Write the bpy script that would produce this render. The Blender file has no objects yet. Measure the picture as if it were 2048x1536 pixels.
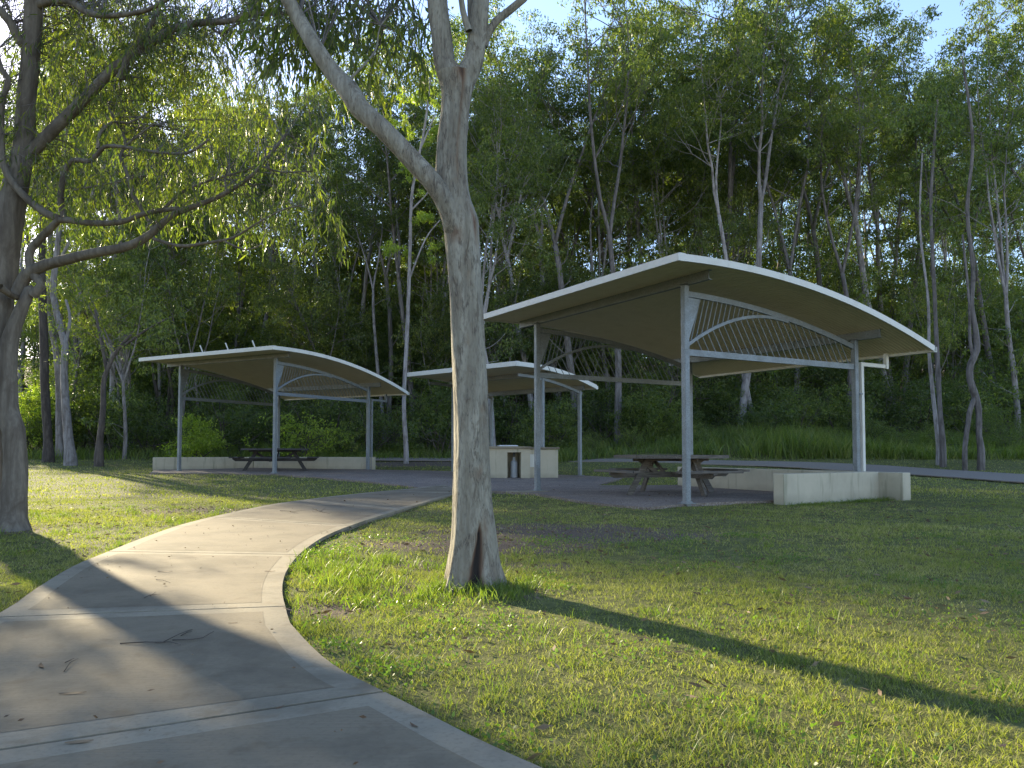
import bpy, bmesh, math, random
import numpy as np
from mathutils import Vector, Matrix
from mathutils.geometry import delaunay_2d_cdt
R = math.radians
rs = np.random.RandomState(7)
random.seed(7)
sc = bpy.context.scene
COL = sc.collection

# ------------------------------------------------------------------ camera model
EYE, F, PITCH, HOR = 0.85, 1540.0, R(2.5), 900.0
CY = HOR - F*math.tan(PITCH)
cs, sn = math.cos(PITCH), math.sin(PITCH)
def at(px, py, Y):
    """world point seen at that place of the photograph, Y metres away"""
    a = (CY-py)/F
    z = Y*(a*cs+sn)/(cs-a*sn)
    f = Y*cs+z*sn
    return Vector(((px-1024)/F*f, Y, EYE+z))
def proj(p):
    z = p[2]-EYE; f = p[1]*cs+z*sn
    return (1024+F*p[0]/f, CY-F*(-p[1]*sn+z*cs)/f)

cam = bpy.data.cameras.new('camera'); camo = bpy.data.objects.new('camera', cam); COL.objects.link(camo)
camo.location = (0, 0, EYE); camo.rotation_euler = (math.pi/2+PITCH, 0, 0)
cam.sensor_width = 36; cam.lens = F/2048*36; cam.shift_y = (CY-768)/2048
cam.clip_start = .05; cam.clip_end = 2000
sc.camera = camo

# ------------------------------------------------------------------ terrain
def sstep(a, b, x):
    t = np.clip((x-a)/(b-a), 0, 1); return t*t*(3-2*t)
PY = np.array([-60, 0, 17, 23, 27, 31, 35, 40, 47, 60, 80, 120, 200, 400.])
PZ = np.array([0, 0, 0, .145, .17, .36, .60, .98, 2.0, 4.6, 8.6, 15, 22, 26.])
def H(x, y):
    x = np.asarray(x, float); y = np.asarray(y, float)
    z = np.interp(y, PY, PZ)
    zr = np.interp(y, PY, PZ*np.where(PY < 26, .35, 1.0))
    w = sstep(-4, 1, x)
    z = z*(1-w)+zr*w
    # grassy bank to the right
    z = z + sstep(1, 7, x)*sstep(26.5, 34, y)*(.75-.3*sstep(36, 50, y))
    return z
def Hf(x, y): return float(H(x, y))
def ground(px, py, y0=1.2, y1=70):
    """where the line of sight through a pixel meets the terrain"""
    Y = y0
    while Y < y1:
        p = at(px, py, Y)
        if p.z <= Hf(p.x, p.y): return p
        Y += .02 if Y < 15 else .05
    return at(px, py, y1)

# ------------------------------------------------------------------ helpers
def arrmesh(name, V, faces, mats, parent=None, smooth=False, mi=None, link=True):
    """V (n,3); faces list of int arrays (m,k)"""
    me = bpy.data.meshes.new(name)
    V = np.asarray(V, np.float32)
    me.vertices.add(len(V)); me.vertices.foreach_set('co', V.ravel())
    loops = np.concatenate([f.ravel() for f in faces]).astype(np.int32)
    tot = np.concatenate([np.full(len(f), f.shape[1]) for f in faces]).astype(np.int32)
    start = np.concatenate([[0], np.cumsum(tot)[:-1]]).astype(np.int32)
    me.loops.add(len(loops)); me.loops.foreach_set('vertex_index', loops)
    me.polygons.add(len(tot)); me.polygons.foreach_set('loop_start', start)
    if mi is not None: me.polygons.foreach_set('material_index', np.asarray(mi, np.int32))
    if smooth: me.polygons.foreach_set('use_smooth', np.ones(len(tot), bool))
    for m in (mats if isinstance(mats, (list, tuple)) else [mats]): me.materials.append(m)
    me.update(calc_edges=True); me.validate()
    if not link: return me
    o = bpy.data.objects.new(name, me); COL.objects.link(o)
    if parent: o.parent = parent
    return o
class MB:
    """collects simple solids, then makes ONE mesh object"""
    def __init__(s): s.bm = bmesh.new()
    def box(s, c, d, rot=None, bev=0):
        m = Matrix.Translation(c) @ (rot.to_4x4() if rot else Matrix()) @ Matrix.Diagonal((*d, 1))
        r = bmesh.ops.create_cube(s.bm, size=1, matrix=m)
        if bev:
            es = list({e for v in r['verts'] for e in v.link_edges})
            bmesh.ops.bevel(s.bm, geom=es, offset=bev, segments=1, affect='EDGES')
        return s
    def bar(s, a, b, w, h, bev=0, up=(0, 0, 1)):
        a, b = Vector(a), Vector(b); d = b-a; L = d.length; x = d.normalized()
        u = Vector(up)
        if abs(x.dot(u)) > .98: u = Vector((0, 1, 0))
        y = u.cross(x).normalized(); z = x.cross(y)
        rot = Matrix((x, y, z)).transposed()
        return s.box((a+b)/2, (L, w, h), rot, bev)
    def cyl(s, a, b, r, n=10, r2=None):
        a, b = Vector(a), Vector(b); d = b-a
        rot = d.to_track_quat('Z', 'Y').to_matrix().to_4x4()
        bmesh.ops.create_cone(s.bm, cap_ends=True, segments=n, radius1=r, radius2=r if r2 is None else r2, depth=d.length,
                              matrix=Matrix.Translation((a+b)/2) @ rot)
        return s
    def prism(s, poly, z0, z1, bev=0):
        lo = [s.bm.verts.new((p[0], p[1], z0)) for p in poly]; hi = [s.bm.verts.new((p[0], p[1], z1)) for p in poly]
        n = len(poly); fs = [s.bm.faces.new(lo[::-1]), s.bm.faces.new(hi)]
        for i in range(n): fs.append(s.bm.faces.new((lo[i], lo[(i+1) % n], hi[(i+1) % n], hi[i])))
        if bev:
            es = list({e for v in lo+hi for e in v.link_edges})
            bmesh.ops.bevel(s.bm, geom=es, offset=bev, segments=1, affect='EDGES')
        return s
    def sweep(s, pts, w, h, axis='y'):
        """rectangular section along pts in the local xz plane (width along y)"""
        ring = []
        P = [Vector(p) for p in pts]
        for i, p in enumerate(P):
            t = (P[min(i+1, len(P)-1)]-P[max(i-1, 0)]).normalized()
            n = Vector((-t.z, 0, t.x))
            ring.append([s.bm.verts.new(p+Vector((0, a*w/2, 0))+n*b*h/2) for a, b in ((-1, -1), (1, -1), (1, 1), (-1, 1))])
        for i in range(len(P)-1):
            for k in range(4):
                s.bm.faces.new((ring[i][k], ring[i][(k+1) % 4], ring[i+1][(k+1) % 4], ring[i+1][k]))
        s.bm.faces.new(ring[0][::-1]); s.bm.faces.new(ring[-1]); return s
    def build(s, name, mat, parent=None, smooth=False):
        bmesh.ops.recalc_face_normals(s.bm, faces=s.bm.faces)
        me = bpy.data.meshes.new(name); s.bm.to_mesh(me); s.bm.free()
        me.materials.append(mat)
        if smooth:
            for p in me.polygons: p.use_smooth = True
        o = bpy.data.objects.new(name, me); COL.objects.link(o)
        if parent: o.parent = parent
        return o
def tag(o, label=None, cat=None, group=None, kind=None):
    for k, v in (('label', label), ('category', cat), ('group', group), ('kind', kind)):
        if v: o[k] = v
    return o
def empty(name, loc=(0, 0, 0), rz=0, **kw):
    o = bpy.data.objects.new(name, None); COL.objects.link(o)
    o.location = loc; o.rotation_euler = (0, 0, rz); o.empty_display_size = .3
    return tag(o, **kw)
def copy_tree(o, parent=None):
    c = o.copy(); COL.objects.link(c)
    if parent: c.parent = parent
    for ch in o.children: copy_tree(ch, c)
    return c

# ------------------------------------------------------------------ materials
def NM(name):
    m = bpy.data.materials.new(name); m.use_nodes = True
    nt = m.node_tree; nt.nodes.clear()
    out = nt.nodes.new('ShaderNodeOutputMaterial')
    return m, nt, out
def nd(nt, t, **kw):
    n = nt.nodes.new(t)
    for k, v in kw.items():
        if k in n.inputs: n.inputs[k].default_value = v
        else: setattr(n, k, v)
    return n
def noise(nt, vec, scale, detail=4, rough=.55, dist=0):
    n = nd(nt, 'ShaderNodeTexNoise'); n.inputs['Scale'].default_value = scale
    n.inputs['Detail'].default_value = detail; n.inputs['Roughness'].default_value = rough
    n.inputs['Distortion'].default_value = dist
    if vec: nt.links.new(vec, n.inputs['Vector'])
    return n.outputs['Fac']
def ramp(nt, fac, stops, interp='LINEAR'):
    r = nt.nodes.new('ShaderNodeValToRGB'); r.color_ramp.interpolation = interp
    e = r.color_ramp.elements
    while len(e) < len(stops): e.new(.5)
    for i, (p, c) in enumerate(stops):
        e[i].position = p; e[i].color = (*c, 1) if len(c) == 3 else c
    nt.links.new(fac, r.inputs['Fac']); return r.outputs['Color']
def g3(v): return (v, v, v)
def mix(nt, fac, a, b, mode='MIX'):
    m = nt.nodes.new('ShaderNodeMix'); m.data_type = 'RGBA'; m.blend_type = mode
    for s, v in (('Factor', fac), ('A', a), ('B', b)):
        i = [q for q in m.inputs if q.name == s and (q.type == ('VALUE' if s == 'Factor' else 'RGBA'))][0]
        if hasattr(v, 'is_linked') or isinstance(v, bpy.types.NodeSocket): nt.links.new(v, i)
        elif s == 'Factor': i.default_value = v
        else: i.default_value = (*v, 1)
    return [o for o in m.outputs if o.type == 'RGBA'][0]
def mapping(nt, scale=(1, 1, 1), rot=(0, 0, 0), coord='Object'):
    t = nt.nodes.new('ShaderNodeTexCoord'); m = nt.nodes.new('ShaderNodeMapping')
    m.inputs['Scale'].default_value = scale; m.inputs['Rotation'].default_value = rot
    nt.links.new(t.outputs[coord], m.inputs['Vector']); return m.outputs['Vector']
def bump(nt, h, strength=.3, dist=.01, prev=None):
    b = nt.nodes.new('ShaderNodeBump'); b.inputs['Strength'].default_value = strength; b.inputs['Distance'].default_value = dist
    nt.links.new(h, b.inputs['Height'])
    if prev: nt.links.new(prev, b.inputs['Normal'])
    return b.outputs['Normal']
def finish(nt, out, col, rough=.8, metal=0, nrm=None, spec=.3):
    b = nt.nodes.new('ShaderNodeBsdfPrincipled')
    b.inputs['Metallic'].default_value = metal; b.inputs['Specular IOR Level'].default_value = spec
    if isinstance(col, bpy.types.NodeSocket): nt.links.new(col, b.inputs['Base Color'])
    else: b.inputs['Base Color'].default_value = (*col, 1)
    if isinstance(rough, bpy.types.NodeSocket): nt.links.new(rough, b.inputs['Roughness'])
    else: b.inputs['Roughness'].default_value = rough
    if nrm: nt.links.new(nrm, b.inputs['Normal'])
    nt.links.new(b.outputs[0], out.inputs['Surface']); return b

def leaf_mat(name, stops, trans_mul=1.0, tfac=.42, rough=.45):
    m, nt, out = NM(name)
    geo = nt.nodes.new('ShaderNodeNewGeometry'); oi = nt.nodes.new('ShaderNodeObjectInfo')
    v = mapping(nt, coord='Object')
    n = noise(nt, v, .55, 2)
    a = nd(nt, 'ShaderNodeMath', operation='MULTIPLY'); nt.links.new(geo.outputs['Random Per Island'], a.inputs[0]); a.inputs[1].default_value = .55
    b = nd(nt, 'ShaderNodeMath', operation='MULTIPLY_ADD'); nt.links.new(n, b.inputs[0]); b.inputs[1].default_value = .75; nt.links.new(a.outputs[0], b.inputs[2])
    c = nd(nt, 'ShaderNodeMath', operation='MULTIPLY_ADD'); nt.links.new(oi.outputs['Random'], c.inputs[0]); c.inputs[1].default_value = .3; nt.links.new(b.outputs[0], c.inputs[2])
    d = nd(nt, 'ShaderNodeMath', operation='SUBTRACT'); nt.links.new(c.outputs[0], d.inputs[0]); d.inputs[1].default_value = .3
    col = ramp(nt, d.outputs[0], stops)
    tcol = mix(nt, 1.0, col, (1.9*trans_mul, 2.3*trans_mul, .55*trans_mul), 'MULTIPLY')
    p = nt.nodes.new('ShaderNodeBsdfPrincipled'); p.inputs['Roughness'].default_value = rough
    p.inputs['Specular IOR Level'].default_value = .35
    nt.links.new(col, p.inputs['Base Color'])
    t = nt.nodes.new('ShaderNodeBsdfTranslucent'); nt.links.new(tcol, t.inputs['Color'])
    ms = nt.nodes.new('ShaderNodeMixShader'); ms.inputs[0].default_value = tfac
    nt.links.new(p.outputs[0], ms.inputs[1]); nt.links.new(t.outputs[0], ms.inputs[2])
    nt.links.new(ms.outputs[0], out.inputs['Surface'])
    return m
M = {}
M['leaf_gum'] = leaf_mat('gum_leaf', [(0, (.045, .060, .027)), (.4, (.082, .102, .038)), (.75, (.15, .165, .05)), (1, (.26, .24, .08))], 1.15, .47)
M['leaf_near'] = leaf_mat('near_gum_leaf', [(0, (.035, .048, .022)), (.45, (.06, .075, .028)), (.8, (.15, .15, .035)), (1, (.30, .15, .05))], 1.5, .5)
M['leaf_bright'] = leaf_mat('young_leaf', [(0, (.09, .12, .03)), (.5, (.17, .20, .04)), (1, (.28, .29, .06))], 1.3, .5)
M['leaf_shrub'] = leaf_mat('shrub_leaf', [(0, (.042, .056, .022)), (.5, (.075, .095, .03)), (1, (.16, .17, .045))], 1.15, .47)
M['grass'] = leaf_mat('grass_blade', [(0, (.085, .09, .028)), (.3, (.14, .15, .04)), (.55, (.20, .20, .06)), (.75, (.28, .25, .115)), (1, (.42, .35, .22))], 1.0, .36, .7)
M['tall_grass'] = leaf_mat('tall_grass_blade', [(0, (.06, .082, .022)), (.5, (.11, .14, .035)), (.8, (.18, .19, .06)), (1, (.28, .24, .13))], 1.1, .45)

def bark(name, c0, c1, c2, streak=1.0, bumpd=.012):
    m, nt, out = NM(name)
    v = mapping(nt, (9, 9, 1.1)); v2 = mapping(nt, (3, 3, 1.6)); v3 = mapping(nt, (40, 40, 14))
    a = noise(nt, v, 1.3, 6, .6, .4); b = noise(nt, v2, 1.4, 5, .6, .6); c = noise(nt, v3, 1, 4)
    oi = nt.nodes.new('ShaderNodeObjectInfo')
    col = ramp(nt, a, [(.3, c2), (.47, c1), (.62, c0)])
    col = mix(nt, ramp(nt, b, [(.5, g3(0)), (.66, g3(.8*streak))]), col, c2)
    col = mix(nt, ramp(nt, c, [(.35, g3(.35)), (.6, g3(0))]), col, tuple(q*.6 for q in c1))
    k = nd(nt, 'ShaderNodeMapRange'); nt.links.new(oi.outputs['Random'], k.inputs[0]); k.inputs[3].default_value = .62; k.inputs[4].default_value = 1.15
    col = mix(nt, 1, col, k.outputs[0], 'MULTIPLY')
    n1 = bump(nt, a, .55, bumpd); n2 = bump(nt, c, .35, bumpd*.4, n1)
    finish(nt, out, col, .85, nrm=n2); return m
M['bark_pale'] = bark('pale_gum_bark', (.36, .33, .31), (.26, .235, .215), (.13, .105, .09))
M['bark_dark'] = bark('rough_dark_bark', (.13, .105, .085), (.085, .068, .055), (.045, .035, .028), 1, .03)
M['bark_grey'] = bark('grey_bark', (.25, .22, .20), (.17, .148, .13), (.08, .065, .052))

def bark_main():
    m, nt, out = NM('smooth_spotted_bark')
    v = mapping(nt, (11, 11, 1.1)); v2 = mapping(nt, (7, 7, 3.2)); v3 = mapping(nt, (75, 75, 22)); v4 = mapping(nt, (26, 26, 5.5))
    a = noise(nt, v, 1.5, 6, .6, .3); b = noise(nt, v2, 1.6, 6, .62, .8); c = noise(nt, v3, 1, 4); d = noise(nt, v4, 1, 5, .6, .5)
    col = ramp(nt, a, [(.34, (.165, .145, .108)), (.5, (.225, .202, .152)), (.64, (.29, .265, .205))])
    col = mix(nt, ramp(nt, b, [(.53, g3(0)), (.60, g3(.6))]), col, (.155, .125, .088))
    col = mix(nt, ramp(nt, d, [(.60, g3(0)), (.65, g3(.75))]), col, (.09, .068, .045))
    col = mix(nt, ramp(nt, c, [(.34, g3(.6)), (.52, g3(0))]), col, (.13, .11, .085))
    cr = noise(nt, mapping(nt, (34, 34, 3.6)), 1.2, 4, .6, .4)
    ck = ramp(nt, cr, [(.465, g3(0)), (.49, g3(1)), (.51, g3(1)), (.535, g3(0))])
    cm = ramp(nt, b, [(.46, g3(0)), (.56, g3(.7))])
    ckm = mix(nt, 1, ck, cm, 'MULTIPLY')
    col = mix(nt, ckm, col, (.055, .045, .035))
    # rusty scars kept where the bark has split
    geo = nt.nodes.new('ShaderNodeAttribute'); geo.attribute_name = 'scar'
    sf = nt.nodes.new('ShaderNodeMath'); sf.operation = 'MULTIPLY'; sf.use_clamp = True
    nt.links.new(geo.outputs['Fac'], sf.inputs[0]); sf.inputs[1].default_value = 1.0
    scol = ramp(nt, sf.outputs[0], [(0, (.19, .125, .075)), (.55, (.13, .075, .045)), (1, (.02, .015, .012))])
    fac = nt.nodes.new('ShaderNodeMath'); fac.operation = 'MULTIPLY'; fac.use_clamp = True
    nt.links.new(sf.outputs[0], fac.inputs[0]); fac.inputs[1].default_value = 1.6
    col = mix(nt, fac.outputs[0], col, scol)
    n1 = bump(nt, b, .7, .014); n2 = bump(nt, d, .9, .012, n1); n2 = bump(nt, cr, .5, .01, n2); n3 = bump(nt, c, .5, .005, n2)
    finish(nt, out, col, .8, nrm=n3); return m
M['bark_main'] = bark_main()
M['bark_left'] = bark('brown_grey_gum_bark', (.215, .185, .145), (.155, .13, .10), (.08, .062, .045), 1, .02)

def galv():
    m, nt, out = NM('galvanised_steel')
    v = mapping(nt)
    vo = nt.nodes.new('ShaderNodeTexVoronoi'); vo.inputs['Scale'].default_value = 60; nt.links.new(v, vo.inputs['Vector'])
    n = noise(nt, v, 5, 4)
    s = nd(nt, 'ShaderNodeSeparateColor'); nt.links.new(vo.outputs['Color'], s.inputs[0])
    col = ramp(nt, s.outputs[0], [(0, (.15, .165, .17)), (1, (.22, .24, .245))])
    col = mix(nt, ramp(nt, n, [(.45, g3(0)), (.75, g3(.6))]), col, (.18, .18, .165))
    finish(nt, out, col, ramp(nt, n, [(.3, g3(.48)), (.7, g3(.66))]), .4, spec=.5); return m
M['galv'] = galv()
def paint(name, c, dirt=(.3, .27, .2), rough=.45, amt=.5):
    m, nt, out = NM(name)
    v = mapping(nt, (1, 1, 1)); n = noise(nt, v, 3, 6, .65); n2 = noise(nt, v, 30, 3)
    col = mix(nt, ramp(nt, n, [(.5, g3(0)), (.8, g3(amt))]), c, dirt)
    col = mix(nt, ramp(nt, n2, [(.55, g3(0)), (.75, g3(.18))]), col, dirt)
    finish(nt, out, col, rough, 0, bump(nt, n2, .1, .002), .4); return m
M['fascia'] = paint('cream_fascia', (.56, .54, .47), (.36, .32, .24))
M['sheet0'] = paint('cream_roof_sheet', (.66, .58, .41), (.46, .38, .22), .6, .4)
def ribbed():  # grime-toned bands along the ribs, also painting in the shading between them
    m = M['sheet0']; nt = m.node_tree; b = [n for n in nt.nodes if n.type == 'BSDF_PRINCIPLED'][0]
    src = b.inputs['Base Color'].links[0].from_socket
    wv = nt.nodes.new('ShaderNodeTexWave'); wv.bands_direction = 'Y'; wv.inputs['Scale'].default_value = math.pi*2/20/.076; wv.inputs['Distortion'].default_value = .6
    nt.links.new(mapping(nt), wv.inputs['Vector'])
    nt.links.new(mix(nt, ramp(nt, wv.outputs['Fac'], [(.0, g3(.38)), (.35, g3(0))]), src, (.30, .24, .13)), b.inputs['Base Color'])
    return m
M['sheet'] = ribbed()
M['black'] = paint('dark_steel', (.03, .03, .032), (.06, .055, .05), .5)
M['steel'] = paint('stainless_steel', (.55, .56, .57), (.35, .34, .32), .3)
M['gas'] = paint('grey_cylinder_paint', (.36, .38, .40), (.25, .22, .2))

def render_wall(name, c):
    m, nt, out = NM(name)
    v = mapping(nt); vs = mapping(nt, (5, 5, .5))
    n = noise(nt, v, 2.2, 6, .65); s = noise(nt, vs, 1.5, 5, .6); f = noise(nt, v, 90, 3)
    sep = nt.nodes.new('ShaderNodeSeparateXYZ'); nt.links.new(v, sep.inputs[0])
    col = mix(nt, ramp(nt, n, [(.4, g3(0)), (.75, g3(.6))]), c, tuple(q*.72 for q in c))
    col = mix(nt, ramp(nt, s, [(.56, g3(0)), (.72, g3(.75))]), col, (.20, .20, .13))
    # splash-back dirt just above the ground, broken up by noise
    mr = nd(nt, 'ShaderNodeMapRange'); nt.links.new(sep.outputs['Z'], mr.inputs[0])
    mr.inputs[1].default_value = .0; mr.inputs[2].default_value = .16; mr.inputs[3].default_value = .75; mr.inputs[4].default_value = 0
    mm = nd(nt, 'ShaderNodeMath', operation='MULTIPLY'); nt.links.new(mr.outputs[0], mm.inputs[0]); nt.links.new(n, mm.inputs[1])
    col = mix(nt, mm.outputs[0], col, (.17, .16, .11))
    finish(nt, out, col, .85, 0, bump(nt, f, .35, .003, bump(nt, n, .15, .01)), .25); return m
M['wall'] = render_wall('cream_rendered_masonry', (.46, .405, .295))

def concrete(name, c, lines, edge):
    m, nt, out = NM(name)
    v = mapping(nt); v2 = mapping(nt, (1.2, 90, 1), (0, 0, R(-6)))
    n = noise(nt, v, 1.6, 7, .65, .3); n2 = noise(nt, v, 60, 4); ln = noise(nt, v2, 1.4, 3, .6); sp = noise(nt, v, 7, 5, .6)
    col = mix(nt, ramp(nt, n, [(.36, g3(.9)), (.52, g3(.15)), (.7, g3(0))]), c, tuple(q*.55 for q in c))
    col = mix(nt, ramp(nt, sp, [(.56, g3(0)), (.68, g3(.5))]), col, (c[0]*.60, c[1]*.52, c[2]*.44))
    col = mix(nt, ramp(nt, n2, [(.3, g3(.4)), (.5, g3(0))]), col, tuple(q*.55 for q in c))
    if lines: col = mix(nt, ramp(nt, ln, [(.35, g3(.45)), (.6, g3(0))]), col, tuple(q*.7 for q in c))
    nn = bump(nt, n2, .35, .003)
    if lines: nn = bump(nt, ln, .55, .004, nn)
    finish(nt, out, col, .88, 0, nn, .25); return m
M['concrete'] = concrete('brushed_concrete', (.222, .178, .117), True, False)
M['concrete_edge'] = concrete('trowelled_concrete', (.28, .235, .163), False, True)
M['joint'] = concrete('dirt_in_joint', (.05, .042, .033), False, True)
def aggregate():
    m, nt, out = NM('exposed_aggregate')
    v = mapping(nt)
    vo = nt.nodes.new('ShaderNodeTexVoronoi'); vo.inputs['Scale'].default_value = 55; nt.links.new(v, vo.inputs['Vector'])
    s = nd(nt, 'ShaderNodeSeparateColor'); nt.links.new(vo.outputs['Color'], s.inputs[0])
    n = noise(nt, v, 1.2, 6, .6)
    col = ramp(nt, s.outputs[0], [(0, (.13, .09, .065)), (.4, (.215, .16, .12)), (.8, (.28, .22, .17)), (1, (.38, .32, .26))])
    col = mix(nt, ramp(nt, n, [(.4, g3(.5)), (.65, g3(0))]), col, (.12, .10, .085))
    finish(nt, out, col, .85, 0, bump(nt, vo.outputs['Distance'], .5, .006), .25); return m
M['agg'] = aggregate()
def asphalt():
    m, nt, out = NM('worn_asphalt'); v = mapping(nt); n = noise(nt, v, 50, 4); b = noise(nt, v, .9, 5)
    col = ramp(nt, n, [(.3, (.15, .122, .093)), (.7, (.25, .208, .165))])
    col = mix(nt, ramp(nt, b, [(.45, g3(0)), (.7, g3(.5))]), col, (.20, .17, .14))
    finish(nt, out, col, .9, 0, bump(nt, n, .4, .005)); return m
M['asphalt'] = asphalt()
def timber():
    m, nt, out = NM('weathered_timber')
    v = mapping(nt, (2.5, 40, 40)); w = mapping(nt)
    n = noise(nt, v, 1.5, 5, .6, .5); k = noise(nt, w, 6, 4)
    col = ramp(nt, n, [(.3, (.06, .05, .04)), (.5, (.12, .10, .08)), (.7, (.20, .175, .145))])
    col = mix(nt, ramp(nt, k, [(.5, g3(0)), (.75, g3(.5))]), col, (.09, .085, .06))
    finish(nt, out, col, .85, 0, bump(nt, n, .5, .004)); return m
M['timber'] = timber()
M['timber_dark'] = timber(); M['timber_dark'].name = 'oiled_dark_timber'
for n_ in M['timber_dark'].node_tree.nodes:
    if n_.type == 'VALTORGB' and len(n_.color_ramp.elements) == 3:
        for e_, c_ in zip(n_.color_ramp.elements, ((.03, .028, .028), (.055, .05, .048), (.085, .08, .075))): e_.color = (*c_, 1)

def ground_mat():
    m, nt, out = NM('lawn_soil_and_litter')
    v = mapping(nt)
    sep = nt.nodes.new('ShaderNodeSeparateXYZ'); nt.links.new(v, sep.inputs[0])
    a = noise(nt, v, 1.1, 6, .65); b = noise(nt, v, 9, 6, .7); c = noise(nt, v, 70, 4, .6); e = noise(nt, v, .35, 3)
    grass = ramp(nt, b, [(.25, (.045, .045, .018)), (.45, (.085, .09, .028)), (.6, (.14, .14, .045)), (.75, (.21, .19, .09))])
    litter = ramp(nt, c, [(.3, (.055, .04, .028)), (.5, (.115, .085, .06)), (.62, (.17, .13, .095)), (.75, (.30, .25, .19))])
    at_ = nt.nodes.new('ShaderNodeAttribute'); at_.attribute_name = 'bare'
    s = nd(nt, 'ShaderNodeMath', operation='MULTIPLY_ADD'); nt.links.new(a, s.inputs[0]); s.inputs[1].default_value = 1.2; nt.links.new(at_.outputs['Fac'], s.inputs[2])
    f = ramp(nt, s.outputs[0], [(.72, g3(0)), (.92, g3(1))])
    col = mix(nt, f, grass, litter)
    finish(nt, out, col, .95, 0, bump(nt, c, .6, .02, bump(nt, b, .5, .03)), .15); return m
M['ground'] = ground_mat()
M['grass_weed'] = leaf_mat('broad_weed_leaf', [(0, (.05, .08, .02)), (.5, (.085, .13, .03)), (1, (.14, .18, .05))], 1.1, .4)
M['litter'] = leaf_mat('dry_fallen_leaf', [(0, (.05, .03, .018)), (.4, (.13, .075, .04)), (.75, (.24, .17, .10)), (1, (.42, .37, .30))], .4, .12, .7)
M['twig'] = bark('dead_twig', (.11, .09, .075), (.07, .055, .045), (.04, .03, .025))

# ------------------------------------------------------------------ world and sun
SEL, SAZ = R(19), R(-40)                # sun to the left, beyond the picnic ground
w = bpy.data.worlds.new('World'); sc.world = w; w.use_nodes = True
nt = w.node_tree; bg = nt.nodes['Background']
sky = nt.nodes.new('ShaderNodeTexSky'); sky.sky_type = 'NISHITA'; sky.sun_disc = False
sky.sun_elevation = SEL; sky.sun_rotation = SAZ; sky.air_density = 1.0; sky.dust_density = .3; sky.ozone_density = 5
wb = nt.nodes.new('ShaderNodeMix'); wb.data_type = 'RGBA'; wb.blend_type = 'MULTIPLY'; wb.inputs[0].default_value = 1   # camera white balance
nt.links.new(sky.outputs[0], wb.inputs[6]); wb.inputs[7].default_value = (1.27, .97, .84, 1)
nt.links.new(wb.outputs[2], bg.inputs['Color']); bg.inputs['Strength'].default_value = .15
sd = Vector((math.sin(SAZ)*math.cos(SEL), math.cos(SAZ)*math.cos(SEL), math.sin(SEL)))
sl = bpy.data.lights.new('sun', 'SUN'); slo = bpy.data.objects.new('sun', sl); COL.objects.link(slo)
sl.energy = 4.3; sl.angle = R(.9); sl.color = (1, .86, .58)
slo.rotation_euler = sd.to_track_quat('Z', 'Y').to_euler(); slo.location = (-20, 20, 20)
sc.view_settings.view_transform = 'Standard'; sc.view_settings.look = 'None'
sc.view_settings.exposure = 1.92; sc.view_settings.gamma = 1
sc.render.engine = 'CYCLES'
cy = sc.cycles
cy.max_bounces = 8; cy.diffuse_bounces = 4; cy.transmission_bounces = 3; cy.glossy_bounces = 2; cy.transparent_max_bounces = 4
cy.sample_clamp_indirect = 6; cy.use_denoising = True; cy.denoising_prefilter = 'NONE'

# ------------------------------------------------------------------ ground sheets
def catmull(pts, step=.15):
    P = [Vector(p) for p in pts]; out = []
    for i in range(len(P)-1):
        p0, p1, p2, p3 = P[max(i-1, 0)], P[i], P[i+1], P[min(i+2, len(P)-1)]
        n = max(1, int((p2-p1).length/step))
        for k in range(n):
            t = k/n
            out.append(.5*((2*p1)+(-p0+p2)*t+(2*p0-5*p1+4*p2-p3)*t*t+(-p0+3*p1-3*p2+p3)*t**3))
    out.append(P[-1]); return out
def inside(x, y, poly):
    c = False; n = len(poly); j = n-1
    for i in range(n):
        xi, yi = poly[i]; xj, yj = poly[j]
        if (yi > y) != (yj > y) and x < (xj-xi)*(y-yi)/(yj-yi)+xi: c = not c
        j = i
    return c
def inside_np(X, Y, poly):
    c = np.zeros(X.shape, bool); n = len(poly); j = n-1
    for i in range(n):
        xi, yi = poly[i][0], poly[i][1]; xj, yj = poly[j][0], poly[j][1]
        if yi != yj: c ^= ((yi > Y) != (yj > Y)) & (X < (xj-xi)*(Y-yi)/(yj-yi)+xi)
        j = i
    return c
def sheet_data(poly, zo, step=.4, skirt=.12):
    poly = [(p[0], p[1]) for p in poly]
    xs = [p[0] for p in poly]; ys = [p[1] for p in poly]
    pts = [Vector(p) for p in poly]; n = len(pts)
    for gx in np.arange(min(xs)+step/2, max(xs), step):
        for gy in np.arange(min(ys)+step/2, max(ys), step):
            if inside(gx, gy, poly): pts.append(Vector((gx, gy)))
    r = delaunay_2d_cdt(pts, [(i, (i+1) % n) for i in range(n)], [list(range(n))], 1, 1e-5)
    V = [(v.x, v.y, Hf(v.x, v.y)+zo) for v in r[0]]
    Fc = [tuple(f) for f in r[2]]
    if skirt:
        k = len(V)
        for p in poly: V.append((p[0], p[1], Hf(*p)+zo)); V.append((p[0], p[1], Hf(*p)+zo-skirt))
        for i in range(n):
            a = k+2*i; b = k+2*((i+1) % n)
            Fc.append((a, a+1, b+1)); Fc.append((a, b+1, b))
    return V, Fc
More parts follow.
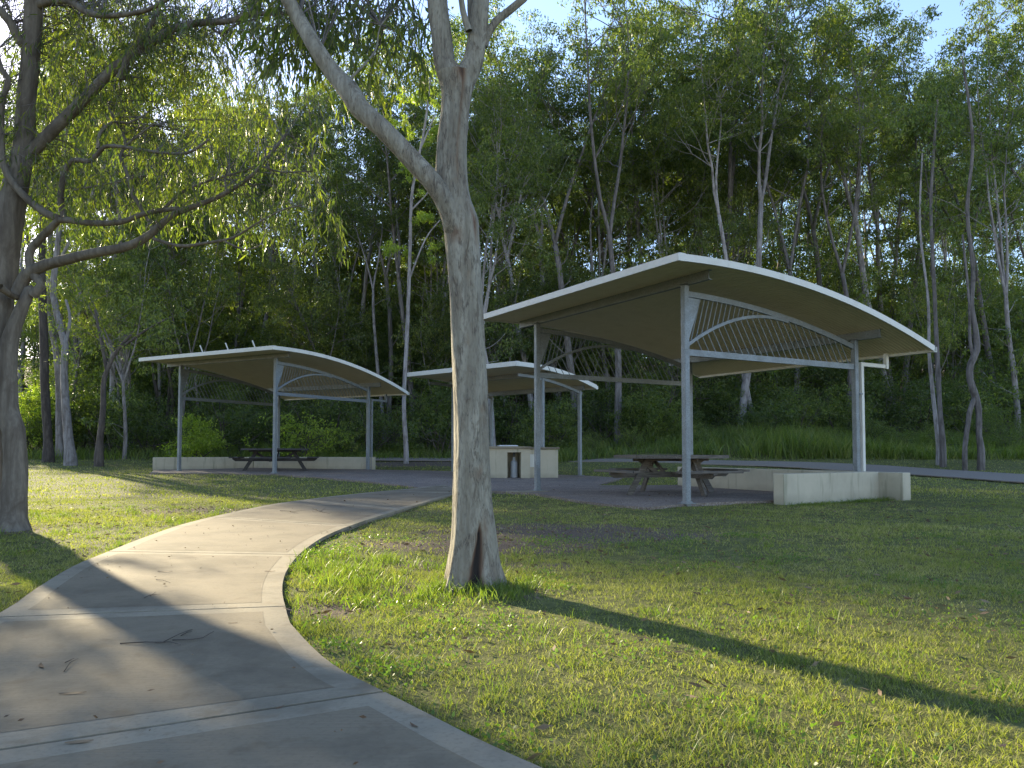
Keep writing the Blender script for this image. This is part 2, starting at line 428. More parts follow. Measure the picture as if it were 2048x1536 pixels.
def sheet(name, polys, mats, label=None):
    """polys: list of (poly, z offset, material index, skirt)"""
    V = []; Fc = []; mi = []
    for poly, zo, m_, sk in polys:
        v, f = sheet_data(poly, zo, skirt=sk); k = len(V); V += v
        Fc += [tuple(i+k for i in q) for q in f]; mi += [m_]*len(f)
    o = arrmesh(name, V, [np.array(Fc)], mats, mi=mi)
    bm = bmesh.new(); bm.from_mesh(o.data)
    for f in bm.faces:
        if abs(f.normal.z) > .5 and f.normal.z < 0: f.normal_flip()
    bm.to_mesh(o.data); bm.free()
    return tag(o, kind='structure')
def G(px, py):
    p = ground(px, py); return Vector((p.x, p.y))

# footpath
Lpx = [(839, 976), (698, 990), (569, 1006), (483, 1022), (376, 1047), (290, 1076), (215, 1106), (145, 1135), (70, 1181), (0, 1229)]
Rpx = [(912, 990), (806, 1020), (720, 1047), (655, 1073), (607, 1106), (580, 1138), (569, 1165), (568, 1192), (574, 1218), (584, 1251), (607, 1278), (645, 1315), (698, 1353), (773, 1391), (859, 1433), (940, 1476), (1020, 1514), (1074, 1536)]
Le = [Vector((-1.6, 18.2))]+[G(*p) for p in Lpx]+[Vector(p) for p in ((-2.45, 3.1), (-2.1, 2.2), (-1.5, 1.2), (-.7, .2), (.2, -.8))]
Re = [Vector((-.6, 14.8))]+[G(*p) for p in Rpx]+[Vector(p) for p in ((.55, 1.55), (1.3, .7), (2.1, -.2))]
Lc = catmull(Le); Rc = catmull(Re)
def nearest(line, p): return min(range(len(line)), key=lambda i: (line[i]-p).length)
joints = [(G(960, 984), G(760, 983)), (G(806, 1020), G(600, 1002)), (G(702, 1053), G(428, 1036)), (G(603, 1112), G(216, 1105)), (G(575, 1218), G(-15, 1240)), (G(774, 1391), Vector((-2.0, 1.9))), (Vector((1.3, .7)), Vector((-.6, .1)))]
def seg(line, a, b): return line[a:b+1]
path_poly = Lc+Rc[::-1]
idx = [(nearest(Rc, r), nearest(Lc, l)) for r, l in joints]
idx = [(0, 0)]+idx[0:]+[(len(Rc)-1, len(Lc)-1)]
idx = sorted(set(idx))
def inset(poly, d):
    P = [Vector(p) for p in poly]; n = len(P); out = []
    A = sum(P[i].x*P[(i+1) % n].y-P[(i+1) % n].x*P[i].y for i in range(n)); s = 1 if A > 0 else -1
    for i in range(n):
        e1 = (P[i]-P[i-1]); e2 = (P[(i+1) % n]-P[i])
        if e1.length < 1e-6 or e2.length < 1e-6: continue
        e1.normalize(); e2.normalize()
        n1 = Vector((-e1.y, e1.x))*s; n2 = Vector((-e2.y, e2.x))*s
        k = max(.35, 1+n1.dot(n2)); out.append(P[i]+(n1+n2)*d/k)
    return out
polys = [(path_poly, -.02, 2, 0)]
panels = []
for (r0, l0), (r1, l1) in zip(idx[:-1], idx[1:]):
    if r1-r0 < 2 or l1-l0 < 2: continue
    ring = seg(Lc, l0, l1)+seg(Rc, r0, r1)[::-1]
    clean = [ring[0]]
    for q in ring[1:]:
        if (q-clean[-1]).length > .03: clean.append(q)
    big = inset(clean, .009); small = inset(clean, .125)
    sp = [small[0]]
    for q in small[1:]:
        if (q-sp[-1]).length > .04: sp.append(q)
    panels.append(big)
    polys.append((big, .012, 1, .06)); polys.append((sp, .0131, 0, 0))
sheet('path', polys, [M['concrete'], M['concrete_edge'], M['joint']])

# picnic ground paving (exposed aggregate)
front = [(300, 946), (420, 946.5), (550, 949), (650, 956), (740, 964), (820, 973), (839, 976), (912, 983), (990, 983), (1075, 988), (1160, 1003), (1230, 1011), (1290, 1016), (1372, 1008.5), (1450, 1005), (1545, 1002)]
fr = [G(*p) for p in front]
A0 = Vector((2.75, 12.16)); Vv = Vector((.859, .512)).normalized(); Uv = Vector((-Vv.y, Vv.x))
def LM(x, y): return A0+Vv*x+Uv*y           # main shelter: x along the truss, y along the ridge
A1 = Vector((-7.11, 23.1)); V1 = Vector((.493, .87)).normalized(); U1 = Vector((-V1.y, V1.x))
def LS(x, y): return A1+V1*x+U1*y
back = [LM(4.25, -.4), LM(4.25, 4.7), LM(2.5, 5.6), Vector((3.2, 22.3)), Vector((2.3, 23.4)), Vector((.2, 24.8)), Vector((-2.5, 25.6)), LS(4.3, -.1), LS(4.3, 3.2), LS(3.0, 5.5), LS(.3, 6.0)]
slab_poly = fr+back
sheet('paving', [(slab_poly, .008, 0, .06)], [M['agg']])
# far sealed track behind the picnic ground
tl = [(2300, 978), (2048, 966), (1900, 955), (1780, 947), (1600, 936), (1400, 929), (1230, 924.5), (1050, 923), (900, 922), (750, 921), (600, 915), (470, 908)]
tu = [(470, 905.5), (600, 911.5), (750, 916), (900, 917), (1050, 918), (1230, 918.5), (1400, 921), (1600, 925), (1780, 933), (1900, 941), (2048, 950), (2300, 958)]
track = [G(*p) for p in tl]+[G(*p) for p in tu]
sheet('track', [(catmull(track+[track[0]], 1.0)[:-1], .025, 0, .03)], [M['asphalt']])

# bare patches: (x, y, rx, ry)
BARE = [(-.3, 4.85, .55, .30), (.55, 8.3, 1.5, .9), (-6.5, 8.2, 1.3, .8), (-.4, 5.9, .8, .35), (-1.0, 4.3, .3, .35), (-4.6, 11.2, .9, .6), (-3.9, 30.5, 3.5, 1.2), (-.2, 7.2, 1.1, .6)]
def bare(x, y):
    b = np.zeros(np.shape(x))
    for cx, cy_, rx, ry in BARE: b = np.maximum(b, np.clip(1.35-np.sqrt(((x-cx)/rx)**2+((y-cy_)/ry)**2), 0, 1))
    return b
def hashn(x, y, f, seed=0):
    """cheap smooth value noise 0..1"""
    X = x*f+seed*17.3; Y = y*f+seed*9.1
    i = np.floor(X); j = np.floor(Y); u = X-i; v = Y-j; u = u*u*(3-2*u); v = v*v*(3-2*v)
    h = lambda a, b: np.modf(np.abs(np.sin(a*127.1+b*311.7)*43758.5453))[0]
    return (h(i, j)*(1-u)+h(i+1, j)*u)*(1-v)+(h(i, j+1)*(1-u)+h(i+1, j+1)*u)*v
def gz(x, y):
    bumpy = .030*hashn(x, y, 1.3)+.018*hashn(x, y, 4.1, 2)
    far = sstep(20, 60, y)
    return H(x, y)-bumpy-.01+far*(.6*(hashn(x, y, .12, 5)-.5))
gx = np.concatenate([np.arange(-260, -24, 8), np.arange(-24, -9, .8), np.arange(-9, 9, .13), np.arange(9, 24, .8), np.arange(24, 261, 8)])
gy = np.concatenate([np.arange(-60, -2, 4), np.arange(-2, 14, .13), np.arange(14, 40, .5), np.arange(40, 90, 2), np.arange(90, 420, 12)])
GX, GY = np.meshgrid(gx, gy); nx, ny = len(gx), len(gy)
ii = (np.arange(ny-1)[:, None]*nx+np.arange(nx-1)[None]).ravel()
gf = np.stack([ii, ii+1, ii+1+nx, ii+nx], 1)
go = arrmesh('ground', np.stack([GX, GY, gz(GX, GY)], -1).reshape(-1, 3), [gf], M['ground'], smooth=True)
at_ = go.data.attributes.new('bare', 'FLOAT', 'POINT')
bv = bare(GX, GY)*.75+sstep(32, 40, GY)*.55
at_.data.foreach_set('value', bv.ravel().astype(np.float32))
tag(go, kind='structure')

# ------------------------------------------------------------------ grass
def blades(X, Y, L, W, lean=.5, seg2=False):
    n = len(X); Z = gz(X, Y)-.004
    ang = rs.rand(n)*2*np.pi; l = lean*(.3+rs.rand(n))
    d = np.stack([np.cos(ang)*l, np.sin(ang)*l, np.ones(n)], 1); d /= np.linalg.norm(d, axis=1)[:, None]
    a2 = rs.rand(n)*np.pi
    s = np.stack([np.cos(a2), np.sin(a2), np.zeros(n)], 1)
    b = np.stack([X, Y, Z], 1)
    mid = b+d*(L*.55)[:, None]
    d2 = d*np.array([1.9, 1.9, .75]); d2 /= np.linalg.norm(d2, axis=1)[:, None]
    tip = mid+d2*(L*.5)[:, None]
    w = (W/2)[:, None]*s
    V = np.stack([b-w, b+w, mid-w*.8, mid+w*.8, tip], 1).reshape(-1, 3)
    k = np.arange(n)*5
    return V, np.stack([k, k+1, k+3, k+2], 1), np.stack([k+2, k+3, k+4], 1)
pave = [[(p.x, p.y) for p in path_poly], [(p.x, p.y) for p in slab_poly], [(p.x, p.y) for p in track]]
main_wall = [LM(1.55, -.62), LM(4.4, -.62), LM(4.4, -1.1), LM(4.1, -1.1)]
def off_paving(X, Y):
    ok = np.ones(X.shape, bool)
    for p in pave: ok &= ~inside_np(X, Y, p)
    return ok
def lawn(n, d0, d1, spread, L0, W0):
    Y = d0+(d1-d0)*rs.rand(n); X = (rs.rand(n)*2-1)*(spread*Y+.8)
    ok = off_paving(X+rs.randn(n)*.022, Y+rs.randn(n)*.022); X, Y = X[ok], Y[ok]
    patch = hashn(X, Y, .9, 3)*.6+hashn(X, Y, 3.1, 4)*.4
    dens = np.clip(.08+1.35*patch, 0, 1)*(1-.93*bare(X, Y))
    fine = hashn(X, Y, 11, 9)*.6+hashn(X, Y, 27, 10)*.4
    ok = rs.rand(len(X)) < dens*np.clip(1.9*fine-.12, 0, 1); X, Y, patch = X[ok], Y[ok], (patch*.6+.5*fine)[ok]
    # the lawn is longer round the gum tree and along the path's right edge
    nearg = np.exp(-((X+.75)**2/1.0+(Y-4.9)**2/1.6))
    L = L0*(.45+.8*rs.rand(len(X)))*(.2+1.45*patch)*(1+.7*nearg)
    W = W0*(.6+.8*rs.rand(len(X)))
    return blades(X, Y, L, W, .75)
def merge(parts):
    V = []; q4 = []; q3 = []; k = 0
    for v, a, b in parts: V.append(v); q4.append(a+k); q3.append(b+k); k += len(v)
    return np.concatenate(V), [np.concatenate(q4), np.concatenate(q3)]
parts = [lawn(430000, .9, 6.5, .8, .030, .0034), lawn(240000, 6.5, 14, .8, .038, .0062), lawn(120000, 14, 33, .8, .055, .016)]
V_, F_ = merge(parts)
tag(arrmesh('grass', V_, F_, M['grass']), 'short yellow green lawn grass on both sides of the concrete path', 'grass', kind='stuff')
# tufts: taller blades in clumps
def tufts(n, box, L0, nb, W0=.005, seed=0, cond=None):
    X = []; Y = []; L = []
    while len(X) < n*nb:
        cx = box[0]+(box[1]-box[0])*rs.rand(); cy_ = box[2]+(box[3]-box[2])*rs.rand()
        if cond and not cond(cx, cy_): continue
        r = .03+.05*rs.rand(); l = L0*(.5+.8*rs.rand())
        X += list(cx+rs.randn(nb)*r); Y += list(cy_+rs.randn(nb)*r); L += list(l*(.5+.6*rs.rand(nb)))
    X = np.array(X); Y = np.array(Y); L = np.array(L)
    ok = off_paving(X, Y); X, Y, L = X[ok], Y[ok], L[ok]
    return blades(X, Y, L, W0*(.6+.8*rs.rand(len(X))), .55)
tp = [tufts(80, (-1.7, -.1, 4.3, 6.3), .12, 36), tufts(110, (-1.2, 3.2, 1.9, 4.2), .085, 34, .003), tufts(120, (0, 7, 3.5, 9), .06, 30, .005), tufts(46, (-.6, .1, 4.55, 5.0), .10, 40), tufts(110, (-7, -3.0, 5.0, 12), .10, 26, .006)]
wl = []
for t in np.linspace(0, 1, 70):
    p = LM(1.55+2.6*t, -.72-.12*rs.rand()); X = p.x+rs.randn(26)*.06; Y = p.y+rs.randn(26)*.05
    wl.append(blades(X, Y, .085*(.3+1.2*rs.rand()*rs.rand(26)), np.full(26, .007), .8))
V_, F_ = merge(tp+wl)
tag(arrmesh('grass_tufts', V_, F_, M['tall_grass']), 'longer bright green grass tufts around the gum tree and along the kerb', 'grass', kind='stuff')
# tall grass on the bank behind the right shelter and at the forest edge
def bankgrass():
    out = []
    n = 60000
    X = 1.5+24*rs.rand(n); Y = 29.5+8*rs.rand(n)**1.2
    ok = (Y > 29.8+1.2*hashn(X, X*0, .4)-.10*(X-4)) & (rs.rand(n) < .08+1.3*np.clip(hashn(X, Y, .55, 8)*.6+hashn(X, Y, 1.7, 12)*.6-.32, 0, 1))
    X, Y = X[ok], Y[ok]
    hump = np.exp(-((X-10.5)/3.5)**2)
    out.append(blades(X, Y, (.45+.30*hump)*(.5+.8*rs.rand(len(X)))*(.5+hashn(X, Y, .35, 4)), .028*(.6+rs.rand(len(X))), .45))
    n = 26000; X = -26+27*rs.rand(n); Y = 32.5+4.5*rs.rand(n)
    ok = rs.rand(n) < hashn(X, Y, .4, 6); X, Y = X[ok], Y[ok]
    out.append(blades(X, Y, .55*(.4+rs.rand(len(X)))*(.4+hashn(X, Y, .3, 7)), .03*(.6+rs.rand(len(X))), .5))
    return out
V_, F_ = merge(bankgrass())
tag(arrmesh('long_grass', V_, F_, M['tall_grass']), 'long unmown grass on the bank at the foot of the forest', 'grass', kind='stuff')

# ------------------------------------------------------------------ leaves
def leaf_cards(C, D, L, W, six=False):
    """C centres of the stalks, D directions, L lengths, W widths"""
    n = len(C); D = D/np.linalg.norm(D, axis=1)[:, None]
    r = rs.randn(n, 3); s = np.cross(D, r); s /= np.linalg.norm(s, axis=1)[:, None]+1e-9
    nrm = np.cross(D, s); L = L[:, None]; W = W[:, None]
    if not six:
        V = np.stack([C, C+D*L*.45+s*W/2, C+D*L, C+D*L*.45-s*W/2], 1).reshape(-1, 3)
        k = np.arange(n)*4
        return V, [np.stack([k, k+1, k+2, k+3], 1)]
    cv = (rs.rand(n, 1)-.5)*.5
    f = lambda t, a: C+D*L*t+s*(W*a/2)+nrm*L*cv*(t*(1-t))+s*L*cv*.5*t*(1-t)
    V = np.stack([f(0, 0), f(.3, 1), f(.3, -1), f(.65, .8), f(.65, -.8), f(1, 0)], 1).reshape(-1, 3)
    k = np.arange(n)*6
    return V, [np.concatenate([np.stack([k, k+1, k+2], 1), np.stack([k+3, k+5, k+4], 1)]), np.stack([k+1, k+3, k+4, k+2], 1)]
def tubes(segs, ns=7, wob=0.06, rnd=rs):
    """segs: list of (points, radii) -> verts, quad faces; tube ends closed to a point"""
    V = []; Q = []; T = []; k = 0
    th = np.arange(ns)*2*np.pi/ns; ct, st = np.cos(th), np.sin(th)
    for pts, rad in segs:
        P = np.array([tuple(p) for p in pts], float); n = len(P)
        if n < 2: continue
        t = np.gradient(P, axis=0); t /= np.linalg.norm(t, axis=1)[:, None]+1e-9
        a = np.array([1., 0, 0]) if abs(t[0][0]) < .8 else np.array([0, 1., 0])
        for i in range(n):
            a = a-t[i]*a.dot(t[i]); a /= np.linalg.norm(a); b = np.cross(t[i], a)
            rr = rad[i]*(1+wob*(rnd.rand(ns)-.5)*2)
            V.append(P[i]+rr[:, None]*(ct[:, None]*a+st[:, None]*b))
        for i in range(n-1):
            j = np.arange(ns); o = k+i*ns
            Q.append(np.stack([o+j, o+(j+1) % ns, o+ns+(j+1) % ns, o+ns+j], 1))
        V.append(P[-1][None]+t[-1]*rad[-1]); e = k+n*ns; j = np.arange(ns); o = k+(n-1)*ns
        T.append(np.stack([o+j, o+(j+1) % ns, np.full(ns, e)], 1)); k += n*ns+1
    return np.concatenate(V), [np.concatenate(Q), np.concatenate(T)]
def spline(pts, rad, step):
    """smooth polyline with radii, 3-D"""
    P = [Vector(p) for p in pts]; out = []; ro = []
    for i in range(len(P)-1):
        p0, p1, p2, p3 = P[max(i-1, 0)], P[i], P[i+1], P[min(i+2, len(P)-1)]
        n = max(1, int((p2-p1).length/step))
        for k in range(n):
            t = k/n
            out.append(.5*((2*p1)+(-p0+p2)*t+(2*p0-5*p1+4*p2-p3)*t*t+(-p0+3*p1-3*p2+p3)*t**3)); ro.append(rad[i]*(1-t)+rad[i+1]*t)
    out.append(P[-1]); ro.append(rad[-1]); return out, ro
def clump_leaves(centres, radii, n, L0, W0, droop=.8, flat=.75):
    C = []; 
    for c, r in zip(centres, radii):
        for _ in range(6):
            q = rs.randn(3); q /= np.linalg.norm(q); q = np.array(tuple(c))+q*r*(.25+.75*rs.rand())*np.array([1, 1, flat]); r2 = r*rs.uniform(.24, .48)
            m = max(3, int(n*r*r*.17*(r2/(.36*r))**2))
            d = rs.randn(m, 3); d /= np.linalg.norm(d, axis=1)[:, None]
            C.append(q+d*(r2*rs.rand(m)[:, None]**.4)*np.array([1, 1, .62]))
    C = np.concatenate(C); n = len(C)
    D = rs.randn(n, 3)*.75+np.array([0, 0, -droop])
    return C, D, L0*(.6+.8*rs.rand(n)), W0*(.7+.6*rs.rand(n))

# ------------------------------------------------------------------ forest tree prototypes
def wobble(p, d, L, n, amt, lift=0):
    pts = [np.array(p, float)]; d = np.array(d, float); d /= np.linalg.norm(d)
    for i in range(n):
        d = d+rs.randn(3)*amt+np.array([0, 0, lift]); d /= np.linalg.norm(d)
        pts.append(pts[-1]+d*L/n)
    return pts
def gum(Ht, r0, fork, spread, nleaf, low=.35, lsize=.19, clr=(.6, 1.2), lean=0, dens=1.0):
    segs = []; tips = []; tr = []
    def add(pts, ra, rb):
        segs.append((pts, list(np.linspace(ra, rb, len(pts)))))
    def limb(p, d, L, r, lev):
        pts = wobble(p, d, L, 5, .16, .07); add(pts, r, r*.45)
        if lev == 0 or L < 1.0:
            tips.append(pts[-1]); tr.append(rs.uniform(*clr))
            if L > 1.4: tips.append(pts[3]); tr.append(rs.uniform(*clr)*.7)
            return
        for k in range(rs.randint(2, 4)):
            i = rs.randint(2, 6); t = pts[i]-pts[i-1]; t = t/np.linalg.norm(t)
            dd = t+rs.randn(3)*.55; dd[2] += .15
            limb(pts[i], dd, L*rs.uniform(.45, .7), r*.5, lev-1)
        tips.append(pts[-1]); tr.append(rs.uniform(*clr)*.8)
    d0 = np.array([rs.randn()*.05+lean, rs.randn()*.05, 1])
    trunk = wobble((0, 0, -.3), d0, Ht*fork, 9, .035, .03)
    add(trunk, r0*1.0, r0*.62)
    segs[-1][1][0] = r0*1.45
    nlead = rs.randint(2, 4)
    for k in range(nlead):
        a = 2*np.pi*(k/nlead+rs.rand()*.3); s = spread*rs.uniform(.5, 1)
        ld = wobble(trunk[-1], (np.cos(a)*s, np.sin(a)*s, 1), Ht*(1-fork)*rs.uniform(.8, 1.05), 8, .07, .06)
        add(ld, r0*.5, r0*.08)
        for i in range(2, 9):
            for q in range(rs.randint(1, 3)):
                a = rs.rand()*2*np.pi; t = 1-(i-2)/9
                limb(ld[i], (np.cos(a), np.sin(a), .45+.3*rs.rand()), Ht*.115*(.55+t)*rs.uniform(.6, 1.2), r0*.16, 1)
        tips.append(ld[-1]); tr.append(clr[0])
    for i in range(int(9*low), 9):       # dead or leafy side limbs on the bole
        if rs.rand() < .55:
            a = rs.rand()*2*np.pi; limb(trunk[i], (np.cos(a), np.sin(a), .5), Ht*.10*rs.uniform(.5, 1.2), r0*.15, 0)
    C, D, L, W = clump_leaves(tips, tr, nleaf*dens, lsize, lsize*.33, .9, .7)
    return tubes(segs, 7), leaf_cards(C, D, L, W)
def bushy(Ht, wid, nc, nleaf, lsize, stems=4):
    segs = []; tips = []; tr = []
    for k in range(stems):
        a = rs.rand()*6.28; pts = wobble((rs.randn()*.1, rs.randn()*.1, -.2), (np.cos(a)*.45*wid/Ht, np.sin(a)*.45*wid/Ht, 1), Ht*rs.uniform(.6, .95), 6, .12, .02)
        segs.append((pts, list(np.linspace(.02+Ht*.008, .01, 7))))
        for i in range(2, 7):
            a = rs.rand()*6.28; q = wobble(pts[i], (np.cos(a), np.sin(a), .4), wid*.4*rs.uniform(.4, 1), 4, .2, 0)
            segs.append((q, [.012, .01, .008, .006, .004])); tips.append(q[-1]); tr.append(rs.uniform(.3, .6)*Ht**.4)
    while len(tips) < nc:
        a = rs.rand()*6.28; r = rs.rand()**.5*wid/2; h = rs.rand()
        r *= (1-.55*h**2); tips.append((np.cos(a)*r, np.sin(a)*r, .12*Ht+h*Ht*.85)); tr.append(rs.uniform(.25, .55)*Ht**.4)
    C, D, L, W = clump_leaves(tips, tr, nleaf, lsize, lsize*.42, .35, .85)
    return tubes(segs, 5), leaf_cards(C, D, L, W)
def plant(name, data, mats, hidden_loc=(0, 0, 0)):
    root = empty(name, hidden_loc)
    (tv, tf), (lv, lf) = data
    arrmesh('trunk' if 'shrub' not in name else 'stems', tv, tf, mats[0], root, smooth=True)
    arrmesh('crown' if 'shrub' not in name else 'foliage', lv, lf, mats[1], root)
    return root
ORD = ['first', 'second', 'third', 'fourth', 'fifth', 'sixth', 'seventh', 'eighth', 'ninth', 'tenth', 'eleventh', 'twelfth', 'thirteenth', 'fourteenth', 'fifteenth', 'sixteenth', 'seventeenth', 'eighteenth', 'nineteenth', 'twentieth']
def ordw(i):
    if i < 20: return ORD[i]
    t = {2: 'twenty', 3: 'thirty', 4: 'forty', 5: 'fifty', 6: 'sixty'}[(i+1)//10]
    return t+'-'+ORD[(i+1) % 10-1] if (i+1) % 10 else {2: 'twentieth', 3: 'thirtieth', 4: 'fortieth', 5: 'fiftieth', 6: 'sixtieth'}[(i+1)//10]

tall = [gum(21, .17, .42, .30, 165), gum(23, .20, .50, .24, 160), gum(19, .15, .34, .34, 160), gum(24, .21, .46, .28, 158, lean=.04), gum(20, .14, .55, .3, 165, lean=-.04), gum(22, .17, .38, .26, 165)]
protos = {'tall': [plant('gum_tree', d, (M['bark_pale'] if i % 3 else M['bark_grey'], M['leaf_gum'])) for i, d in enumerate(tall)],
          'mid': [plant('young_gum_tree', gum(h, r, .3, .4, 150, .1, .17, (.45, .9)), (M['bark_grey'], m)) for h, r, m in ((11, .08, M['leaf_gum']), (13, .09, M['leaf_shrub']), (9, .07, M['leaf_gum']))],
          'under': [plant('understorey_tree', bushy(h, w_, nc, 110, .17, 5), (M['bark_dark'], M['leaf_shrub'])) for h, w_, nc in ((7, 5, 60), (9, 5, 70), (5.5, 4.5, 50))],
          'shrub': [plant('forest_shrub', bushy(h, w_, nc, 170, .12, 6), (M['bark_dark'], m)) for h, w_, nc, m in ((2.6, 3.2, 42, M['leaf_shrub']), (3.2, 3.0, 44, M['leaf_shrub']), (2.0, 2.8, 36, M['leaf_gum']))]}
used = set(); placed = []
def put(kind, x, y, s=1.0, i=None, rz=None, sz=None):
    ps = protos[kind]; i = rs.randint(len(ps)) if i is None else i % len(ps)
    p = ps[i]
    o = p if (kind, i) not in used else copy_tree(p)
    used.add((kind, i))
    o.location = (x, y, float(gz(np.array(x), np.array(y)))); o.rotation_euler = (0, 0, rs.rand()*6.28 if rz is None else rz)
    o.scale = (s, s, sz or s*rs.uniform(.92, 1.1))
    placed.append((kind, x, y, o)); return o
def scatter(kind, n, y0, y1, spread, mind, s0, s1, xr=None):
    got = []; tries = 0
    while len(got) < n and tries < 20000:
        tries += 1
        y = y0+(y1-y0)*rs.rand(); x = (rs.rand()*2-1)*(spread*y+1.5) if xr is None else xr[0]+(xr[1]-xr[0])*rs.rand()
        if any((x-a)**2+(y-b)**2 < mind**2 for a, b in got): continue
        if inside_np(np.array(x), np.array(y), pave[2]): continue
        if kind in ('tall', 'mid') and x < -5 and y < 52 and 14.2 < x*.766+y*.643 < 18.6: continue
        if kind != 'shrub' and .5 < x*.766+y*.643 < 8.4 and y < 70: continue      # the opening the low sun shines through
        got.append((x, y)); put(kind, x, y, rs.uniform(s0, s1))
# individual trunks the photograph shows along the forest edge: (px at base, distance, kind, scale)
for px, Y, k, s in ((1237, 34.5, 0, 1.05), (1510, 37, 4, 1.0), (1480, 35.5, 1, .95), (990, 33.5, 2, .95), (1160, 38, 3, 1.0), (1590, 40, 5, 1.1), (1700, 38, 0, 1.0), (1790, 41, 1, 1.1), (2035, 37, 2, 1.0),
                   (1420, 40, 3, 1.05), (1340, 42, 2, 1.05), (1075, 41, 1, .9), (770, 42, 4, .85), (690, 47, 5, .85), (320, 42, 2, .85), (255, 40, 0, .8), (165, 44, 1, .9)):
    x = (px-1024)/F*Y; put('tall', x, Y, s, k)
scatter('tall', 60, 42, 58, .70, 2.4, .84, 1.12)
scatter('tall', 50, 58, 84, .70, 3.4, .88, 1.18)
scatter('mid', 70, 38, 64, .69, 2.6, .75, 1.15)
scatter('under', 60, 39.5, 60, .70, 2.6, .75, 1.2)
scatter('under', 74, 58, 84, .71, 2.6, 1.2, 1.75)
scatter('under', 20, 66, 90, .7, 3.0, 1.6, 2.1, (-48, -6))
scatter('under', 10, 70, 92, .7, 3.4, 1.5, 2.0, (0, 40))
scatter('shrub', 46, 34.6, 38.5, .71, 1.5, .75, 1.25)
scatter('shrub', 20, 30.8, 34.2, .7, 1.3, .30, .6, (3, 23))
scatter('shrub', 26, 38, 43, .71, 1.7, 1.1, 1.6)

# the trees at the left side of the clearing, some just outside the picture, that shade the lawn
for kind, x, y, s, i in (('tall', -20.4, 38.8, .95, 5), ('mid', -16.6, 33.0, 1.15, 0), ('mid', -15.4, 35.6, 1.0, 1), ('mid', -20.8, 35.8, 1.15, 1), ('mid', -18.6, 36.5, 1.1, 0), ('tall', -19.8, 39.8, .9, 1),
                     ('under', -9.75, 10.7, .95, 1), ('under', -9.4, 6.6, 1.0, 0), ('under', -12.4, 13.4, 1.15, 0), ('mid', -14.4, 16.0, 1.0, 1)):
    put(kind, x, y, s, i)
# labels for the forest
zones = [(-1e9, 340, 'left of left shelter'), (340, 720, 'behind left shelter'), (720, 1000, 'between left shelter and large gum'), (1000, 1380, 'behind the barbecue'), (1380, 1740, 'behind the large shelter'), (1740, 1e9, 'right of the large shelter')]
info = {'tall': ('tall pale-trunked gum', 'gum tree', 'tall gums of the forest'), 'mid': ('young slender gum', 'young gum tree', 'young gums under the tall forest'), 'under': ('bushy understorey tree', 'tree', 'understorey trees of the forest'), 'shrub': ('dense green shrub', 'shrub', 'shrubs along the forest edge')}
for kind in info:
    for z0, z1, zn in zones:
        for r0, r1, rn in ((0, 43, 'front row'), (43, 58, 'middle row'), (58, 1e9, 'back row')):
            L_ = sorted([(1024+F*x/y, o) for k, x, y, o in placed if k == kind and r0 <= y < r1 and z0 <= 1024+F*x/y < z1], key=lambda q: q[0])
            for i, (px, o) in enumerate(L_):
                a, c, g = info[kind]
                tag(o, f'{a}, {ordw(i)} from left in {rn} {zn}' if len(L_) > 1 else f'{a}, the only one in {rn} {zn}', c, g)

# ------------------------------------------------------------------ hand-placed edge trees
def tree_px(name, stems, Y, mats, clumps, label, cat='gum tree', group=None, nleaf=120, lsize=.15):
    """stems: list of lists of (px, py, radius px)[, depth offset]"""
    b = stems[0][0]; base = at(b[0], b[1], Y); zg = Hf(base.x, base.y); base.z = zg
    def foot(st):
        p = at(st[0][0], st[0][1], Y+(st[0][3] if len(st[0]) > 3 else 0)); z_ = Hf(p.x, p.y)
        if st[0][1] > 880 and p.z > z_-.05:       # carry the foot down into the ground
            q = proj((p.x, p.y, z_-.25)); st = [(st[0][0], q[1], st[0][2]*1.15, *st[0][3:])]+st
        return st
    stems = [foot(st) for st in stems]
    root = empty(name, base, label=label, cat=cat, group=group)
    segs = []
    for st in stems:
        pts = [at(s[0], s[1], Y+(s[3] if len(s) > 3 else 0))-base for s in st]; rad = [s[2]*Y/F for s in st]
        segs.append(spline(pts, rad, max(.15, Y*.008)))
    v, f = tubes(segs, 9, .05); arrmesh('trunk', v, f, mats[0], root, smooth=True)
    if clumps:
        cs_ = [at(c[0], c[1], Y+c[3])-base for c in clumps]; rr = [c[2]*Y/F for c in clumps]
        C, D, L, W = clump_leaves(cs_, rr, nleaf, lsize, lsize*.3, .9, .8)
        v, f = leaf_cards(C, D, L, W); arrmesh('crown', v, f, mats[1], root)
    return root
def cl(x0, x1, y0, y1, n, r0, r1, dz=2.0):
    return [(rs.uniform(x0, x1), rs.uniform(y0, y1), rs.uniform(r0, r1), rs.uniform(-dz, dz)) for _ in range(n)]
E = 'trees standing on the lawn edge at left'
tree_px('gum_tree', [[(97, 906, 11), (96, 880, 8.5), (90, 780, 8), (88, 680, 8), (84, 560, 7), (86, 430, 6), (95, 250, 5), (110, 60, 3.5), (118, -60, 2)], [(88, 600, 4), (60, 500, 3), (40, 380, 2)], [(86, 430, 4), (130, 330, 3), (170, 200, 2)]], 31, (M['bark_dark'], M['leaf_gum']),
        cl(20, 230, 60, 470, 26, 30, 60), 'dark straight trunk, leftmost of the lawn-edge trees', group=E)
tree_px('gum_tree', [[(120, 902, 8), (118, 860, 6.5), (117, 760, 6), (110, 690, 6), (96, 620, 5), (100, 480, 4), (70, 300, 3)]], 33, (M['bark_grey'], M['leaf_gum']),
        cl(30, 180, 150, 500, 14, 26, 50), 'slim grey-brown trunk directly behind the white curved trunk', group=E)
